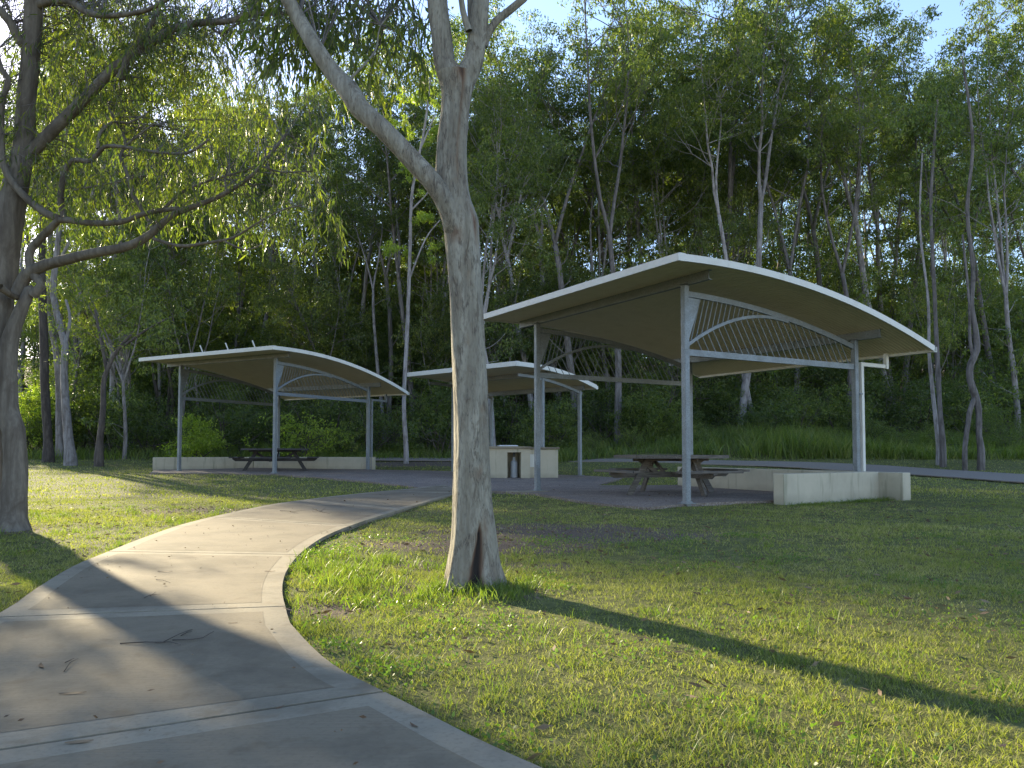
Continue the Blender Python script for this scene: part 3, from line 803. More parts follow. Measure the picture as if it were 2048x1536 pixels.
tree_px('gum_tree', [[(141, 913, 12), (137, 880, 9), (131, 800, 7.5), (128, 740, 7), (130, 690, 7), (117, 640, 6.5), (106, 580, 6), (112, 520, 5.5), (120, 440, 5), (128, 300, 4), (150, 150, 3), (160, 0, 2)], [(128, 700, 4), (140, 640, 3), (132, 600, 2.5)], [(110, 540, 3.5), (160, 440, 2.5), (210, 330, 2)]], 29.5, (M['bark_pale'], M['leaf_gum']),
        cl(60, 330, 430, 660, 22, 22, 48)+cl(60, 330, 80, 430, 22, 30, 55), 'pale smooth curved trunk with a dark base on left lawn', group=E)
tree_px('gum_tree', [[(198, 914, 9), (200, 880, 6.5), (206, 820, 5.5), (207, 770, 5), (214, 740, 4.5), (235, 700, 3.5), (262, 670, 2.5)], [(214, 745, 3.5), (204, 690, 3), (190, 620, 2)], [(235, 700, 3), (300, 655, 2), (330, 640, 1.2)]], 29, (M['bark_dark'], M['leaf_gum']),
        cl(130, 350, 560, 720, 26, 18, 40, 1.5), 'small leaning tree with dark mottled trunk left of left shelter', group=E)
RG = 'slender trunks on the bank behind the large shelter'
tree_px('gum_tree', [[(1962, 900, 7), (1958, 870, 5.6), (1957, 820, 6), (1950, 790, 7), (1940, 760, 6.5), (1941, 730, 6.5), (1953, 700, 6.5), (1951, 660, 5.5), (1943, 610, 5), (1946, 540, 4), (1935, 420, 3.5), (1945, 280, 3), (1925, 120, 2)],
        [(1930, 893, 4.6), (1936, 850, 4.6), (1940, 820, 5), (1950, 795, 5)], [(1948, 720, 3.5), (1940, 680, 3), (1938, 600, 2.5), (1925, 470, 2)]], 27, (M['bark_grey'], M['leaf_gum']),
        cl(1830, 2040, 60, 420, 26, 28, 60)+cl(1840, 1990, 420, 560, 8, 20, 36), 'crooked twin-footed grey trunk on the right bank', group=RG)
tree_px('gum_tree', [[(1886, 893, 6), (1880, 820, 4.5), (1876, 740, 4.5), (1872, 660, 4), (1868, 560, 3.5), (1862, 400, 3), (1875, 200, 2)]], 28, (M['bark_grey'], M['leaf_gum']),
        cl(1800, 1930, 100, 420, 14, 25, 50), 'thin brown-grey trunk, right of a close pair on bank', group=RG)
tree_px('gum_tree', [[(1877, 890, 5), (1868, 810, 4), (1862, 750, 3.5), (1858, 700, 3), (1856, 600, 2.5), (1840, 450, 2), (1845, 300, 1.5)]], 28.4, (M['bark_pale'], M['leaf_gum']),
        cl(1790, 1900, 200, 430, 9, 22, 45), 'thin pale trunk, left of a close pair on bank', group=RG)
# bright sunlit shrubs
def sunshrub(px, Y, h, wd, label, mat='leaf_bright', n=260):
    x = (px-1024)/F*Y; root = empty('shrub', (x, Y, Hf(x, Y)-.05), label=label, cat='shrub', group='sunlit shrubs before the forest')
    (tv, tf), (lv, lf) = bushy(h, wd, int(20+6*h*wd), n, .13, 5)
    arrmesh('stems', tv, tf, M['bark_dark'], root, smooth=True); arrmesh('foliage', lv, lf, M[mat], root)
sunshrub(75, 35, 3.0, 3.4, 'bright pale green shrub at far left behind dark trunk')
sunshrub(392, 31.5, 1.9, 2.2, 'bright green shrub behind the left post of left shelter')
sunshrub(600, 32.5, 1.9, 3.8, 'spreading pale green shrub behind the left shelter table', 'leaf_bright', 110)
sunshrub(690, 34, 1.6, 1.6, 'small green shrub near right post of left shelter', 'leaf_gum')
sunshrub(1545, 33.5, 1.5, 3.2, 'low green shrub on the bank behind the picnic table', 'leaf_shrub')
sunshrub(1300, 33.5, 2.2, 3.0, 'rounded green shrub between the posts of large shelter', 'leaf_shrub')
sunshrub(1090, 33, 2.2, 3.0, 'dark green shrub behind the barbecue', 'leaf_shrub')
# yellow-green young tree glowing behind the big gum
tree_px('young_tree', [[(812, 895, 5), (808, 800, 4), (815, 650, 4), (820, 500, 3.5), (825, 380, 3), (850, 250, 2.2), (865, 120, 1.2)], [(818, 560, 2), (850, 480, 1.5), (880, 440, 1)], [(823, 420, 2), (860, 380, 1.5), (890, 330, 1)], [(840, 300, 2), (870, 230, 1.2)]], 31, (M['bark_pale'], M['leaf_bright']),
        cl(800, 890, 170, 300, 9, 12, 24, 1)+cl(805, 885, 320, 430, 10, 12, 24, 1)+cl(780, 870, 420, 520, 8, 12, 24, 1)+cl(820, 880, 120, 200, 4, 12, 20, 1), 'slim young tree with glowing yellow-green leaves behind large gum', 'young tree', nleaf=1500, lsize=.12)

# ------------------------------------------------------------------ foreground gum
def big_gum():
    Y = 4.95; base = Vector((at(948, 1170, Y).x, Y, 0))
    root = empty('gum_tree', base, label='large pale smooth-barked gum tree in the lawn beside path', cat='gum tree')
    def S(l, step, y0=0):
        return spline([at(p[0], p[1], Y+(p[3] if len(p) > 3 else 0))-base for p in l], [p[2]*Y/F for p in l], step)
    trunk = S([(948, 1195, 66), (947, 1170, 56), (946, 1127, 50), (947, 1074, 44.5), (944, 1000, 39), (943, 914, 35.5), (941, 807, 34.7), (936, 700, 33.2), (931, 593, 32.5), (924, 487, 34.5), (920, 440, 36), (908, 400, 34), (903, 364, 33), (904, 292, 30.5), (911, 219, 28.5), (914, 182, 31.5), (910, 150, 36)], .035)
    left = S([(914, 185, 27), (900, 146, 25), (889, 128, 22), (883, 73, 21), (876, 20, 20.7), (872, -40, 20), (862, -160, 18), (840, -330, 14, .1), (800, -520, 9, .2), (760, -700, 5, .3)], .05)
    right = S([(916, 185, 26), (935, 146, 23), (945, 128, 21), (955, 73, 19.5), (962, 0, 17), (970, -80, 16, .1), (985, -220, 13, .3), (1010, -420, 9, .5), (1020, -620, 5, .7)], .05)
    br = S([(925, 500, 15, .02), (908, 462, 19, -.04), (895, 415, 19.5, -.08), (868, 368, 19.5, -.1), (832, 328, 19.5, -.1), (795, 288, 19, -.1), (759, 252, 19, -.1), (722, 219, 20, -.08), (693, 179, 19, -.05), (664, 142, 17.5), (638, 106, 16.5), (616, 69, 15.5, .05), (595, 33, 15.5, .1), (576, 0, 14.5, .1), (545, -60, 13, .2), (500, -180, 10, .3), (430, -330, 6, .5)], .04)
    more = [S(l, .06) for l in (
        [(752, 250, 7, -.05), (732, 222, 9, .0), (722, 197, 9, .05), (706, 170, 8, .08), (686, 149, 6, .1), (667, 127, 4, .15), (650, 100, 3, .2)],
        [(700, 158, 3, .1), (735, 122, 2.4, .2), (753, 95, 2, .3), (762, 50, 1.6, .35), (800, 10, 1.2, .4), (812, -30, 1, .4)],
        [(966, 92, 9), (975, 68, 8.5), (992, 42, 8), (1020, 20, 8), (1047, -2, 7.5), (1090, -60, 7, -.1), (1150, -160, 6, -.2), (1200, -330, 4, -.3)],
        [(938, 62, 7, -.08), (932, 45, 6.5, -.08), (926, 22, 6, -.1), (921, -10, 5.5, -.1), (905, -80, 4, -.2), (890, -200, 3, -.3)],
        [(945, 60, 7, .06), (941, 20, 7, .08), (940, -20, 7, .1), (925, -120, 6, .2), (930, -300, 4, .4)],
        [(540, -70, 6, .2), (470, -60, 4.5, .3), (400, -90, 3, .4)], [(576, 0, 5, .1), (620, -40, 4, .3), (690, -60, 3, .5), (760, -40, 2, .7)])]
    # trunk as a fine tube with buttress, wound and flutes
    pts, rad = trunk; ns = 64; V = []; SC = []
    for i, (p, r) in enumerate(zip(pts, rad)):
        for k in range(ns):
            a = 2*math.pi*k/ns; z = p.z
            fl = 1+.035*math.sin(3*a+z*1.1)+.02*math.sin(7*a-z*2.3)+.010*math.sin(13*a+z*6)+.025*(float(hashn(np.array(a*2.2), np.array(z*2.4), 1.6, 3))-.5)+.02*(float(hashn(np.array(a*6), np.array(z*7), 1.6, 5))-.5)
            butt = math.exp(-z/.13) if z > 0 else 1
            fl += butt*(.20*max(0, math.sin(5*a+.8))+.08*max(0, math.sin(8*a+2)))
            # wound: opening at the foot, facing the camera and a little right (angle ~ -62 deg)
            da = (math.degrees(a)+66+180) % 360-180
            # slanting wound, narrow at the top right
            ctr = 10-30*(z/.4)
            wz = max(0, 1-max(0, z-.02)/.36)
            wd = 8+16*wz
            off_ = da-(16-34*(1-z/.42))*.5+8; edge = abs(off_)/((4+11*max(0, 1-z/.40))*(1+.5*(float(hashn(np.array(z*13), np.array(da*.05), 1.7, 6))-.5))); g = (1/(1+math.exp((edge-1)*7)))*float(sstep(.44, .34, z) if False else 1-sstep(.33, .42, z))
            # scar seam higher up the front
            z2 = math.exp(-((da+(-4))/5)**2)*sstep(2.45, 2.7, z)*(1-sstep(3.2, 3.35, z))
            knot = math.exp(-((da+42)/26)**2-((z-2.22)/.035)**2)+math.exp(-((da-30)/9)**2-((z-2.30+.006*(da-30))/.10)**2)
            fork = math.exp(-((da+0)/16)**2-((z-3.30)/.07)**2)
            rr = r*(fl-.26*g+.05*butt*math.exp(-((da-30)/18)**2)-.10*float(z2)-.05*knot)
            V.append((p.x+rr*math.cos(a), p.y+rr*math.sin(a), z))
            spots = sum(math.exp(-((da-b)/7)**2-((z-c)/.022)**2) for b, c in ((-2, .70), (10, .72), (-20, 1.55), (22, 1.1), (-6, 1.95)))
            SC.append(min(1.0, 1.0*g+.35*math.exp(-((da-14)/9)**2-((z-.36)/.07)**2)+.38*float(z2)+.7*knot+.8*fork+.45*spots+.25*butt*.6))
    n = len(pts); j = np.arange(ns)
    Q = np.concatenate([np.stack([i*ns+j, i*ns+(j+1) % ns, (i+1)*ns+(j+1) % ns, (i+1)*ns+j], 1) for i in range(n-1)])
    V = np.array(V)
    v2, f2 = tubes([left, right, br]+more, 24, .022)
    f2 = [f+len(V) for f in f2]
    o = arrmesh('trunk', np.concatenate([V, v2]), [np.concatenate([Q, f2[0]]), f2[1]], M['bark_main'], root, smooth=True)
    a_ = o.data.attributes.new('scar', 'FLOAT', 'POINT')
    a_.data.foreach_set('value', np.concatenate([np.array(SC), np.zeros(len(v2))]).astype(np.float32))
    return root, base, Y
def sprays(root, base, targets, anchors, Y0, mat, nper=26, L0=.12, W0=.017, twig_mat=None, up=.18, name='crown'):
    """leafy drooping twigs from the nearest branch point to each target"""
    segs = []; C = []; D = []
    for t in targets:
        near = sorted(anchors, key=lambda q: (q-t).length)[:26]; a = near[int(rs.rand()**2*len(near))]
        mid = a.lerp(t, .5)+Vector((0, 0, up*(t-a).length))
        pts, rad = spline([a, mid, t], [.006, .004, .0025], .12)
        if (t-a).length < 2.6: segs.append((pts, rad))
        for s in range(4):
            d = Vector((rs.randn()*.5, rs.randn()*.5, -.55-rs.rand()*.6)).normalized(); l = .18+.3*rs.rand()
            o = t+Vector(tuple(rs.randn(3)*.10))
            q = [o, o+d*l*.5+Vector((0, 0, .02)), o+d*l+Vector((0, 0, -.03))]
            segs.append((q, [.0025, .002, .0012]))
            for k in range(nper//4):
                u = rs.rand(); C.append(o+d*l*u+Vector(tuple(rs.randn(3)*.02))); D.append((d.x+rs.randn()*.45, d.y+rs.randn()*.45, d.z-.5+rs.randn()*.35))
    C = np.array([tuple(c) for c in C]); D = np.array(D); n = len(C)
    v, f = leaf_cards(C, D, L0*(.55+.8*rs.rand(n)), W0*(.7+.7*rs.rand(n)), True)
    tv, tf = tubes(segs, 4, 0)
    # twigs and leaves in one crown mesh with two materials
    fs = f+[q+len(v) for q in tf]; mi = np.concatenate([np.zeros(sum(len(q) for q in f)), np.ones(sum(len(q) for q in tf))])
    arrmesh(name, np.concatenate([v, tv]), fs, [mat, twig_mat], root, mi=mi)
root, base, Yg = big_gum()
anch = [at(*p)-base for p in ((640, 100, 5), (600, 30, 5.05), (560, -40, 5.1), (500, -180, 5.2), (762, 50, 5.3), (812, -20, 5.35), (700, -60, 5.4), (840, -330, 5), (970, -80, 5), (1150, -160, 4.8), (1020, -600, 5.6), (760, -700, 5.2), (900, -200, 4.8))]
tg = []
def area(x0, x1, y0, y1, n, d0, d1): return [at(rs.uniform(x0, x1), rs.uniform(y0, y1), rs.uniform(d0, d1)) for _ in range(n)]
for a in ((560, 700, 20, 100, 16, 5.4, 6.4), (600, 800, -40, 60, 22, 5.2, 6.6), (720, 860, 30, 130, 16, 5.6, 6.6), (570, 640, 60, 130, 6, 5.5, 6.2), (500, 640, -60, 20, 14, 5.2, 6.3), (750, 860, -40, 60, 12, 5.4, 6.4)):
    tg += area(*a)
for c, s_, n in (((-1.2, 5.2, 6.2), 1.1, 70), ((.6, 5.4, 7.0), 1.0, 70), ((0, 5.0, 8.0), 1.2, 60), ((1.6, 4.6, 6.0), .6, 30), ((-2.6, 5.5, 5.4), .8, 40)):
    tg += [Vector((c[0]+rs.randn()*s_, c[1]+rs.randn()*s_*.8, max(4.4, c[2]+rs.randn()*.7))) for _ in range(n)]
sprays(root, base, [t-base for t in tg], anch, Yg, M['leaf_near'], 28, .11, .019, M['bark_grey'])

# ------------------------------------------------------------------ left gum with the spreading limbs
def left_gum():
    Y = 8.7; b0 = at(14, 1052, Y); base = Vector((b0.x, Y, 0))
    root = empty('gum_tree', base, label='large twin-stemmed gum at far left with long crooked spreading limbs', cat='gum tree')
    def D(px, k): return -.0013*max(0, px-60)+k
    def S(l, k0=0, k1=0, step=.12):
        n = len(l); return spline([at(p[0], p[1], Y+D(p[0], k0+(k1-k0)*i/max(1, n-1)))-base for i, p in enumerate(l)], [p[2]*Y/F for p in l], step)
    def rr(l, r0, r1): return [(p[0], p[1], r0+(r1-r0)*i/(len(l)-1)) for i, p in enumerate(l)]
    segs = [S([(22, 1085, 44), (22, 1052, 33), (24, 1035, 27), (28, 990, 23), (31, 950, 22), (27, 862, 20.5), (16, 818, 19), (14, 750, 18), (16, 700, 17.5), (30, 650, 14), (45, 612, 12), (60, 578, 10)], -.15, 0),
            S([(-24, 1085, 48), (-26, 1045, 38), (-30, 960, 34), (-32, 860, 34), (-26, 750, 34), (-12, 640, 32), (2, 542, 30), (20, 430, 27), (36, 350, 23), (48, 292, 20), (52, 208, 18), (60, 125, 17.5), (66, 42, 18), (70, -20, 18), (80, -150, 15), (95, -330, 10), (110, -500, 6)], .1, .1)]
    B = [(rr([(30, 600), (50, 554), (83, 533), (125, 521), (187, 506), (250, 494), (292, 475), (317, 454), (346, 429), (396, 410), (450, 387), (500, 354), (542, 308), (575, 267)], 13, 1.6), 0, 0),
         (rr([(66, 590), (83, 571), (64, 546), (58, 508), (75, 483), (100, 458), (117, 440), (133, 440), (187, 446), (242, 444), (283, 429), (317, 421), (358, 417)], 9.5, 4), 0, 0),
         (rr([(-8, 100), (2, 137), (17, 158), (4, 208), (2, 271), (8, 333), (33, 375), (62, 404), (96, 429), (117, 437)], 5, 8), -.2, 0),
         (rr([(129, 437), (121, 396), (129, 346), (146, 321), (183, 321), (208, 294), (246, 294), (312, 304), (375, 306), (417, 279)], 6.5, 2), 0, -.3),
         (rr([(308, 462), (292, 429), (267, 392), (254, 346), (240, 312), (250, 292), (246, 267), (225, 233), (215, 205)], 5, 1.8), 0, .3),
         (rr([(250, 292), (280, 268), (304, 250)], 2.6, 1.4), .2, .3),
         (rr([(196, 298), (200, 267), (225, 244), (258, 246), (283, 233)], 4, 1.5), 0, .2),
         (rr([(50, 318), (104, 262), (146, 221), (187, 179), (229, 137), (271, 104), (312, 79), (346, 58), (396, 46), (458, 42), (500, 29), (562, 27), (625, 29), (700, 38), (745, 36)], 13, 1.8), .1, .4),
         (rr([(240, 158), (262, 105), (287, 75), (305, 45), (320, 10), (330, -60)], 8, 3), .2, .1),
         (rr([(75, 12), (100, 2), (137, 2), (175, 25), (208, 31), (250, 29), (300, 18), (350, -10)], 9, 3), .1, -.4),
         (rr([(60, 100), (40, 83), (21, 46), (0, 20), (-40, 10)], 10, 7), .1, -.2),
         (rr([(412, 46), (442, 67), (479, 46), (537, 33)], 2.6, 1.5), .4, .3),
         (rr([(308, 478), (362, 492), (417, 485), (467, 475), (508, 450), (562, 421), (604, 410)], 3.5, 1), 0, -.4),
         (rr([(450, 483), (492, 500), (520, 490)], 2, 1), -.2, -.2),
         (rr([(454, 387), (450, 358), (456, 333)], 2.4, 1.4), 0, 0),
         (rr([(325, 420), (367, 383), (417, 362), (500, 337), (538, 310)], 3.2, 1.3), 0, .2),
         (rr([(521, 331), (562, 344), (625, 342)], 2, 1), 0, -.2),
         (rr([(0, 574), (22, 590), (40, 596)], 7, 5), -.3, 0),
         (rr([(150, 380), (190, 372), (250, 362)], 2.2, 1.1), 0, .2)]
    for l, k0, k1 in B: segs.append(S(l, k0, k1, .08))
    v, f = tubes(segs, 16, .04)
    arrmesh('trunk', v, f, M['bark_left'], root, smooth=True)
    anchors = [Vector(p) for s in segs[2:] for p in s[0]]
    tg = []
    for x0, x1, y0, y1, n, d0, d1 in ((80, 260, 20, 200, 95, 7.6, 9.8), (240, 420, 0, 130, 85, 7.4, 9.4), (200, 420, 120, 300, 60, 7.8, 9.6), (60, 240, 170, 300, 30, 7.8, 9.4), (400, 560, 110, 270, 64, 7.4, 9.4),
                                      (60, 230, 290, 430, 52, 7.4, 9.2), (260, 470, 290, 430, 62, 7.2, 9.0), (-20, 60, 80, 330, 26, 7.6, 9.2), (440, 640, 230, 420, 30, 7.0, 9.0), (100, 320, -40, 30, 40, 7.6, 9.6),
                                      (330, 620, -40, 60, 46, 7.4, 9.2), (560, 720, 120, 250, 10, 7.2, 8.6), (600, 690, 400, 470, 7, 7.0, 8.0), (480, 600, 380, 470, 12, 7.2, 8.4)):
        tg += area(x0, x1, y0, y1, int(n*1.12), d0+.8, d1+1.2)
    for _ in range(260):
        p = Vector((-6.0+rs.randn()*1.6, 8.6+rs.randn()*1.5, 6.6+abs(rs.randn())*1.3)); tg.append(p)
    sprays(root, base, [t-base for t in tg], anchors, Y, M['leaf_near'], 32, .115, .0135, M['bark_grey'])
left_gum()

# ------------------------------------------------------------------ shelters
def roofz(x): return 3.695-.0303*(x+.1)**2
def shelter(name, origin, rz, label, lu=4.35, lv=4.26, downpipe=True, stubs=False):
    root = empty(name, origin, rz, label=label, cat='picnic shelter', group='picnic shelters with curved roofs')
    g = M['galv']
    X0, X1, Y0, Y1 = -.9, lv+1.14, -.842, lu+.842
    # corrugated sheet
    nxs = 26; py = .076; ys = np.arange(Y0+.03, Y1-.03, py/8); xs = np.linspace(X0+.02, X1, nxs)
    XX, YY = np.meshgrid(xs, ys); ZZ = roofz(XX)-.055+.018*np.clip(1.9*np.cos(2*np.pi*(YY-Y0)/py)-.5, -1, 1)
    top = np.stack([XX, YY, ZZ+.0], -1).reshape(-1, 3)
    n1, n2 = len(xs), len(ys); i_ = (np.arange(n2-1)[:, None]*n1+np.arange(n1-1)[None]).ravel()
    q = np.stack([i_, i_+1, i_+1+n1, i_+n1], 1); bot = top.copy(); bot[:, 2] -= .004
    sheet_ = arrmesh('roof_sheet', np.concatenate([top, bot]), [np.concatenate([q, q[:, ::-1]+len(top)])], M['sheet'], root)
    # barge trims along both curved edges, fascia on the high edge, gutter on the low edge
    cx = np.linspace(X0, X1, 30)
    for yy in (Y0, Y1):
        MB().sweep([(x, yy, roofz(x)-.05) for x in cx], .03, .105).sweep([(x, yy+(.06 if yy < 0 else -.06), roofz(x)+.001) for x in cx], .12, .012).build('barge_trim', M['fascia'], root)
    MB().box((X0-.017, (Y0+Y1)/2, roofz(X0)-.048), (.03, Y1-Y0+.034, .109)).box((X0+.05, (Y0+Y1)/2, roofz(X0)+.010), (.12, Y1-Y0+.03, .012)).build('fascia', M['fascia'], root)
    zg = roofz(X1)
    MB().box((X1+.035, (Y0+Y1)/2, zg-.11), (.09, Y1-Y0+.02, .01)).box((X1-.008, (Y0+Y1)/2, zg-.08), (.012, Y1-Y0+.02, .07)).box((X1+.078, (Y0+Y1)/2, zg-.065), (.012, Y1-Y0+.02, .10)).build('gutter', M['fascia'], root)
    # posts, rafters
    for x in (0, lv):
        zb = roofz(x)-.075-.15
        for y in (0, lu):
            p = MB().box((x, y, (zb-.05)/2), (.1, .1, zb+.05), bev=.008).build('post', g, root)
            MB().box((x, y, .012), (.2, .2, .014)).box((x, y, .03), (.13, .13, .03)).build('base_plate', g, p)
            m = MB()
            for zz in (1.05, 2.38, 2.44): m.cyl((x-.056, y, zz), (x+.056, y, zz), .011, 8); m.cyl((x, y-.056, zz), (x, y+.056, zz), .011, 8)
            m.build('bolts', g, p)
        m = MB(); ya, yb = -.53, lu+.70
        m.box((x, (ya+yb)/2, zb+.075), (.012, yb-ya, .146)).box((x+.034, (ya+yb)/2, zb+.147), (.07, yb-ya, .008)).box((x+.034, (ya+yb)/2, zb+.004), (.07, yb-ya, .008)).box((x-.03, 0, zb+.02), (.06, .16, .012)).box((x-.03, lu, zb+.02), (.06, .16, .012))
        m.build('rafter', g, root)
    # middle purlin over the trusses and the trusses themselves
    tc = lambda x: roofz(x)-.36+.045*0
    for y in (0, lu):
        tr = MB().sweep([(x, y, tc(x)) for x in np.linspace(.05, lv-.05, 22)], .05, .09).build('truss', g, root)
        MB().box((lv/2, y, 2.40), (lv-.102, .05, .10)).build('bottom_chord', g, tr)
        arch = lambda x: 2.49+.656*x-.1683*x*x
        MB().sweep([(x, y, arch(x)) for x in np.linspace(.04, 2.42, 20)], .042, .05).build('arch', g, tr)
        m = MB(); r = .008
        x = .36
        low = lambda x: (arch(x)-.02) if x < 2.4 else tc(x)-.04
        while x < lv-.12:
            # climbing left from the bottom chord to the arch or top chord
            z = 2.45; h = 0
            for _ in range(200):
                h += .01
                if x-.62*h < .05 or 2.45+h > low(x-.62*h): break
            if h > .06: m.cyl((x, y, 2.44), (x-.62*h, y, 2.45+h), r, 6)
            x += .155
        x = .12
        while x < 2.05:
            a = arch(x)+.02; h = 0
            for _ in range(200):
                h += .01
                if a+h > tc(x+.3*h)-.04: break
            if x+.3*h > .30 and h > .06: m.cyl((x, y, a), (x+.3*h, y, a+h), r, 6)
            x += .118
        m.build('infill_rods', g, tr)
        k = MB(); bm = k.bm; tz = tc(.1)-.05
        f = [bm.verts.new(p) for p in ((.052, y-.004, 2.55), (.052, y-.004, tz), (.34, y-.004, tz-.01), (.052, y+.004, 2.55), (.052, y+.004, tz), (.34, y+.004, tz-.01))]
        bm.faces.new(f[:3]); bm.faces.new(f[3:][::-1]); bm.faces.new((f[0], f[2], f[5], f[3])); bm.faces.new((f[1], f[4], f[5], f[2])); bm.faces.new((f[0], f[3], f[4], f[1]))
        k.build('gusset_plate', g, tr)
    if downpipe:
        zt = zg-.12; yq = -.02; z1 = 2.42
        m = MB().box((lv+.165, yq, z1/2), (.075, .06, z1), bev=.006).box((lv+.5, yq, z1+.037), (.745, .06, .075), bev=.006).box((lv+.93, yq, (z1+zt)/2+.02), (.075, .062, zt-z1+.06))
        dp = m.build('downpipe', M['fascia'] if not stubs else g, root)
        MB().box((lv+.10, yq, 1.9), (.1, .07, .03)).build('bracket', g, dp)
        MB().box((0, 0, 0), (.001, .001, .001)) if False else None
    if stubs:
        for yy, xx in ((.25, -.55), (1.35, -.6), (2.5, -.6)):
            zr = roofz(xx)
            MB().bar((xx, yy, zr-.02), (xx-.08, yy+.07, zr+.26), .035, .035).build('roof_bracket', M['fascia'], root)
    return root
rzM = math.atan2(Vv.y, Vv.x); rzS = math.atan2(V1.y, V1.x)
shelter('picnic_shelter', (A0.x, A0.y, 0), rzM, 'large picnic shelter at right, nearest the camera, with curved cream roof')
shelter('picnic_shelter', (A1.x, A1.y, .145), rzS, 'smaller-looking far left picnic shelter with three stubs on its roof', stubs=True)
# barbecue shelter
def bbq_shelter():
    u = Vector((-.728, .685)); v = Vector((.685, .728)); o = Vector((.13, 21.0))
    rz = math.atan2(v.y, v.x)
    root = empty('barbecue_shelter', (o.x, o.y, Hf(o.x, o.y)), rz, label='small curved-roof shelter over the barbecue, half hidden by the gum trunk', cat='barbecue shelter')
    g = M['galv']; z0 = Hf(o.x, o.y); LX, LY = 3.6, 4.67
    rf = lambda x: 3.25-z0+.02-.045*max(0, x-.5)**2
    py = .076; ys = np.arange(.03, LY-.03, py/8); xs = np.linspace(.02, LX, 18)
    XX, YY = np.meshgrid(xs, ys); ZZ = np.vectorize(rf)(XX)-.06+.018*np.clip(1.9*np.cos(2*np.pi*YY/py)-.5, -1, 1)
    top = np.stack([XX, YY, ZZ], -1).reshape(-1, 3); n1, n2 = len(xs), len(ys); i_ = (np.arange(n2-1)[:, None]*n1+np.arange(n1-1)[None]).ravel()
    q = np.stack([i_, i_+1, i_+1+n1, i_+n1], 1); bot = top.copy(); bot[:, 2] -= .004
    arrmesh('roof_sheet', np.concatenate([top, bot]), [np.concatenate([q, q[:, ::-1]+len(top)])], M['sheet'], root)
    cx = np.linspace(0, LX, 20)
    for yy in (0, LY): MB().sweep([(x, yy, rf(x)-.055) for x in cx], .03, .12).sweep([(x, yy+(.06 if yy < 1 else -.06), rf(x)+.004) for x in cx], .12, .012).build('barge_trim', M['fascia'], root)
    MB().box((-.017, LY/2, rf(0)-.053), (.03, LY+.034, .125)).box((.05, LY/2, rf(0)+.013), (.12, LY+.03, .012)).build('fascia', M['fascia'], root)
    MB().box((LX+.03, LY/2, rf(LX)-.07), (.09, LY+.02, .10)).build('gutter', M['fascia'], root)
    PX = (1.55, 3.3)
    for x in PX:
        zb = rf(x)-.08-.14
        for y in (.42, LY-.42):
            p = MB().box((x, y, (zb-.1)/2+.0), (.1, .1, zb+.1), bev=.008).build('post', g, root)
            MB().box((x, y, .03), (.2, .2, .014)).build('base_plate', g, p)
        MB().box((x, LY/2, zb+.07), (.06, LY-.5, .14)).build('rafter', g, root)
    for y in (.42, LY-.42): MB().sweep([(x, y, rf(x)-.30) for x in np.linspace(.5, 3.4, 14)], .05, .08).build('roof_rib', g, root)
bbq_shelter()
# barbecue block
def bbq():
    bx, by = at(1060, 955, 22.0).x, 21.9
    z0 = Hf(bx, by)
    root = empty('barbecue', (bx, by, z0), R(8), label='cream masonry barbecue bench with open gas cupboard behind the gum trunk', cat='barbecue')
    m = MB(); h = .84
    # front block with cupboard opening: x from -2.0 to 0
    m.box((-1.33, .35, h/2), (1.36, .7, h)); m.box((-.13, .35, h/2), (.26, .7, h)); m.box((-.455, .35, .79), (.39, .7, .10)); m.box((-.455, .66, .37), (.39, .08, .74))
    m.build('masonry_body', M['wall'], root)
    MB().box((.43, .62, h/2-.01), (.86, .75, h-.02)).build('masonry_wing', M['wall'], root)
    MB().box((-1.0, .35, h+.035), (2.06, .78, .07), bev=.008).build('countertop', M['concrete_edge'], root)
    MB().box((.44, .62, h+.02), (.92, .82, .055), bev=.008).build('side_countertop', M['concrete_edge'], root)
    for x in (-1.45, -.6): MB().box((x, .36, h+.085), (.55, .5, .03), bev=.006).box((x, .36, h+.102), (.47, .42, .008)).build('hotplate', M['steel'], root)
    c = MB(); c.cyl((-.42, .3, .02), (-.42, .3, .46), .10, 16).cyl((-.42, .3, .46), (-.42, .3, .52), .10, 16, .05).cyl((-.42, .3, .52), (-.42, .3, .60), .045, 12); g = c.build('gas_cylinder', M['gas'], root)
    MB().box((-.42, .3, .67), (.06, .05, .12)).build('valve', M['black'], g)
    MB().box((-.455, .42, .012), (.38, .4, .02)).build('cupboard_floor', M['black'], root)
    MB().box((.12, -.004+.25, .50), (.17, .01, .36)).build('notice_plate', M['fascia'], root)
bbq()

# low walls
def wall(name, z, label, strips, group='low cream seating walls'):
    """strips: (quad corners ccw as Vector2, z top)"""
    c = sum((p for s in strips for p in s[0]), Vector((0, 0)))/sum(len(s[0]) for s in strips)
    root = empty(name, (c.x, c.y, z), label=label, cat='low wall', group=group)
    for poly, zt in strips:
        MB().prism([p-c for p in poly], -.15, zt-z, bev=.008).build('wall_section', M['wall'], root)
t = .20
wall('low_wall', 0, 'L-shaped low cream rendered wall at right corner of large shelter', [
    ([LM(1.60, -.55), LM(4.095, -.55), LM(4.095, -.33), LM(1.60, -.33)], .462),
    ([LM(4.10, -1.0), LM(4.33, -1.0), LM(4.33, 4.62), LM(4.10, 4.62)], .455)])
sw0 = at(305, 944, 26.4).xy; swk = LS(3.6, 4.9); swb = LS(4.42, -.12)
def strip(a, b, w_):
    d = (b-a).normalized(); n_ = Vector((-d.y, d.x))*w_
    return [a, b, b+n_, a+n_]
swm = Vector((-9.3, 27.7))
wall('low_wall', .145, 'long low cream rendered wall behind the table of left shelter', [(strip(sw0, swm, .2), .60), (strip(swm+Vector((.01, .02)), swb, .2), .603)])

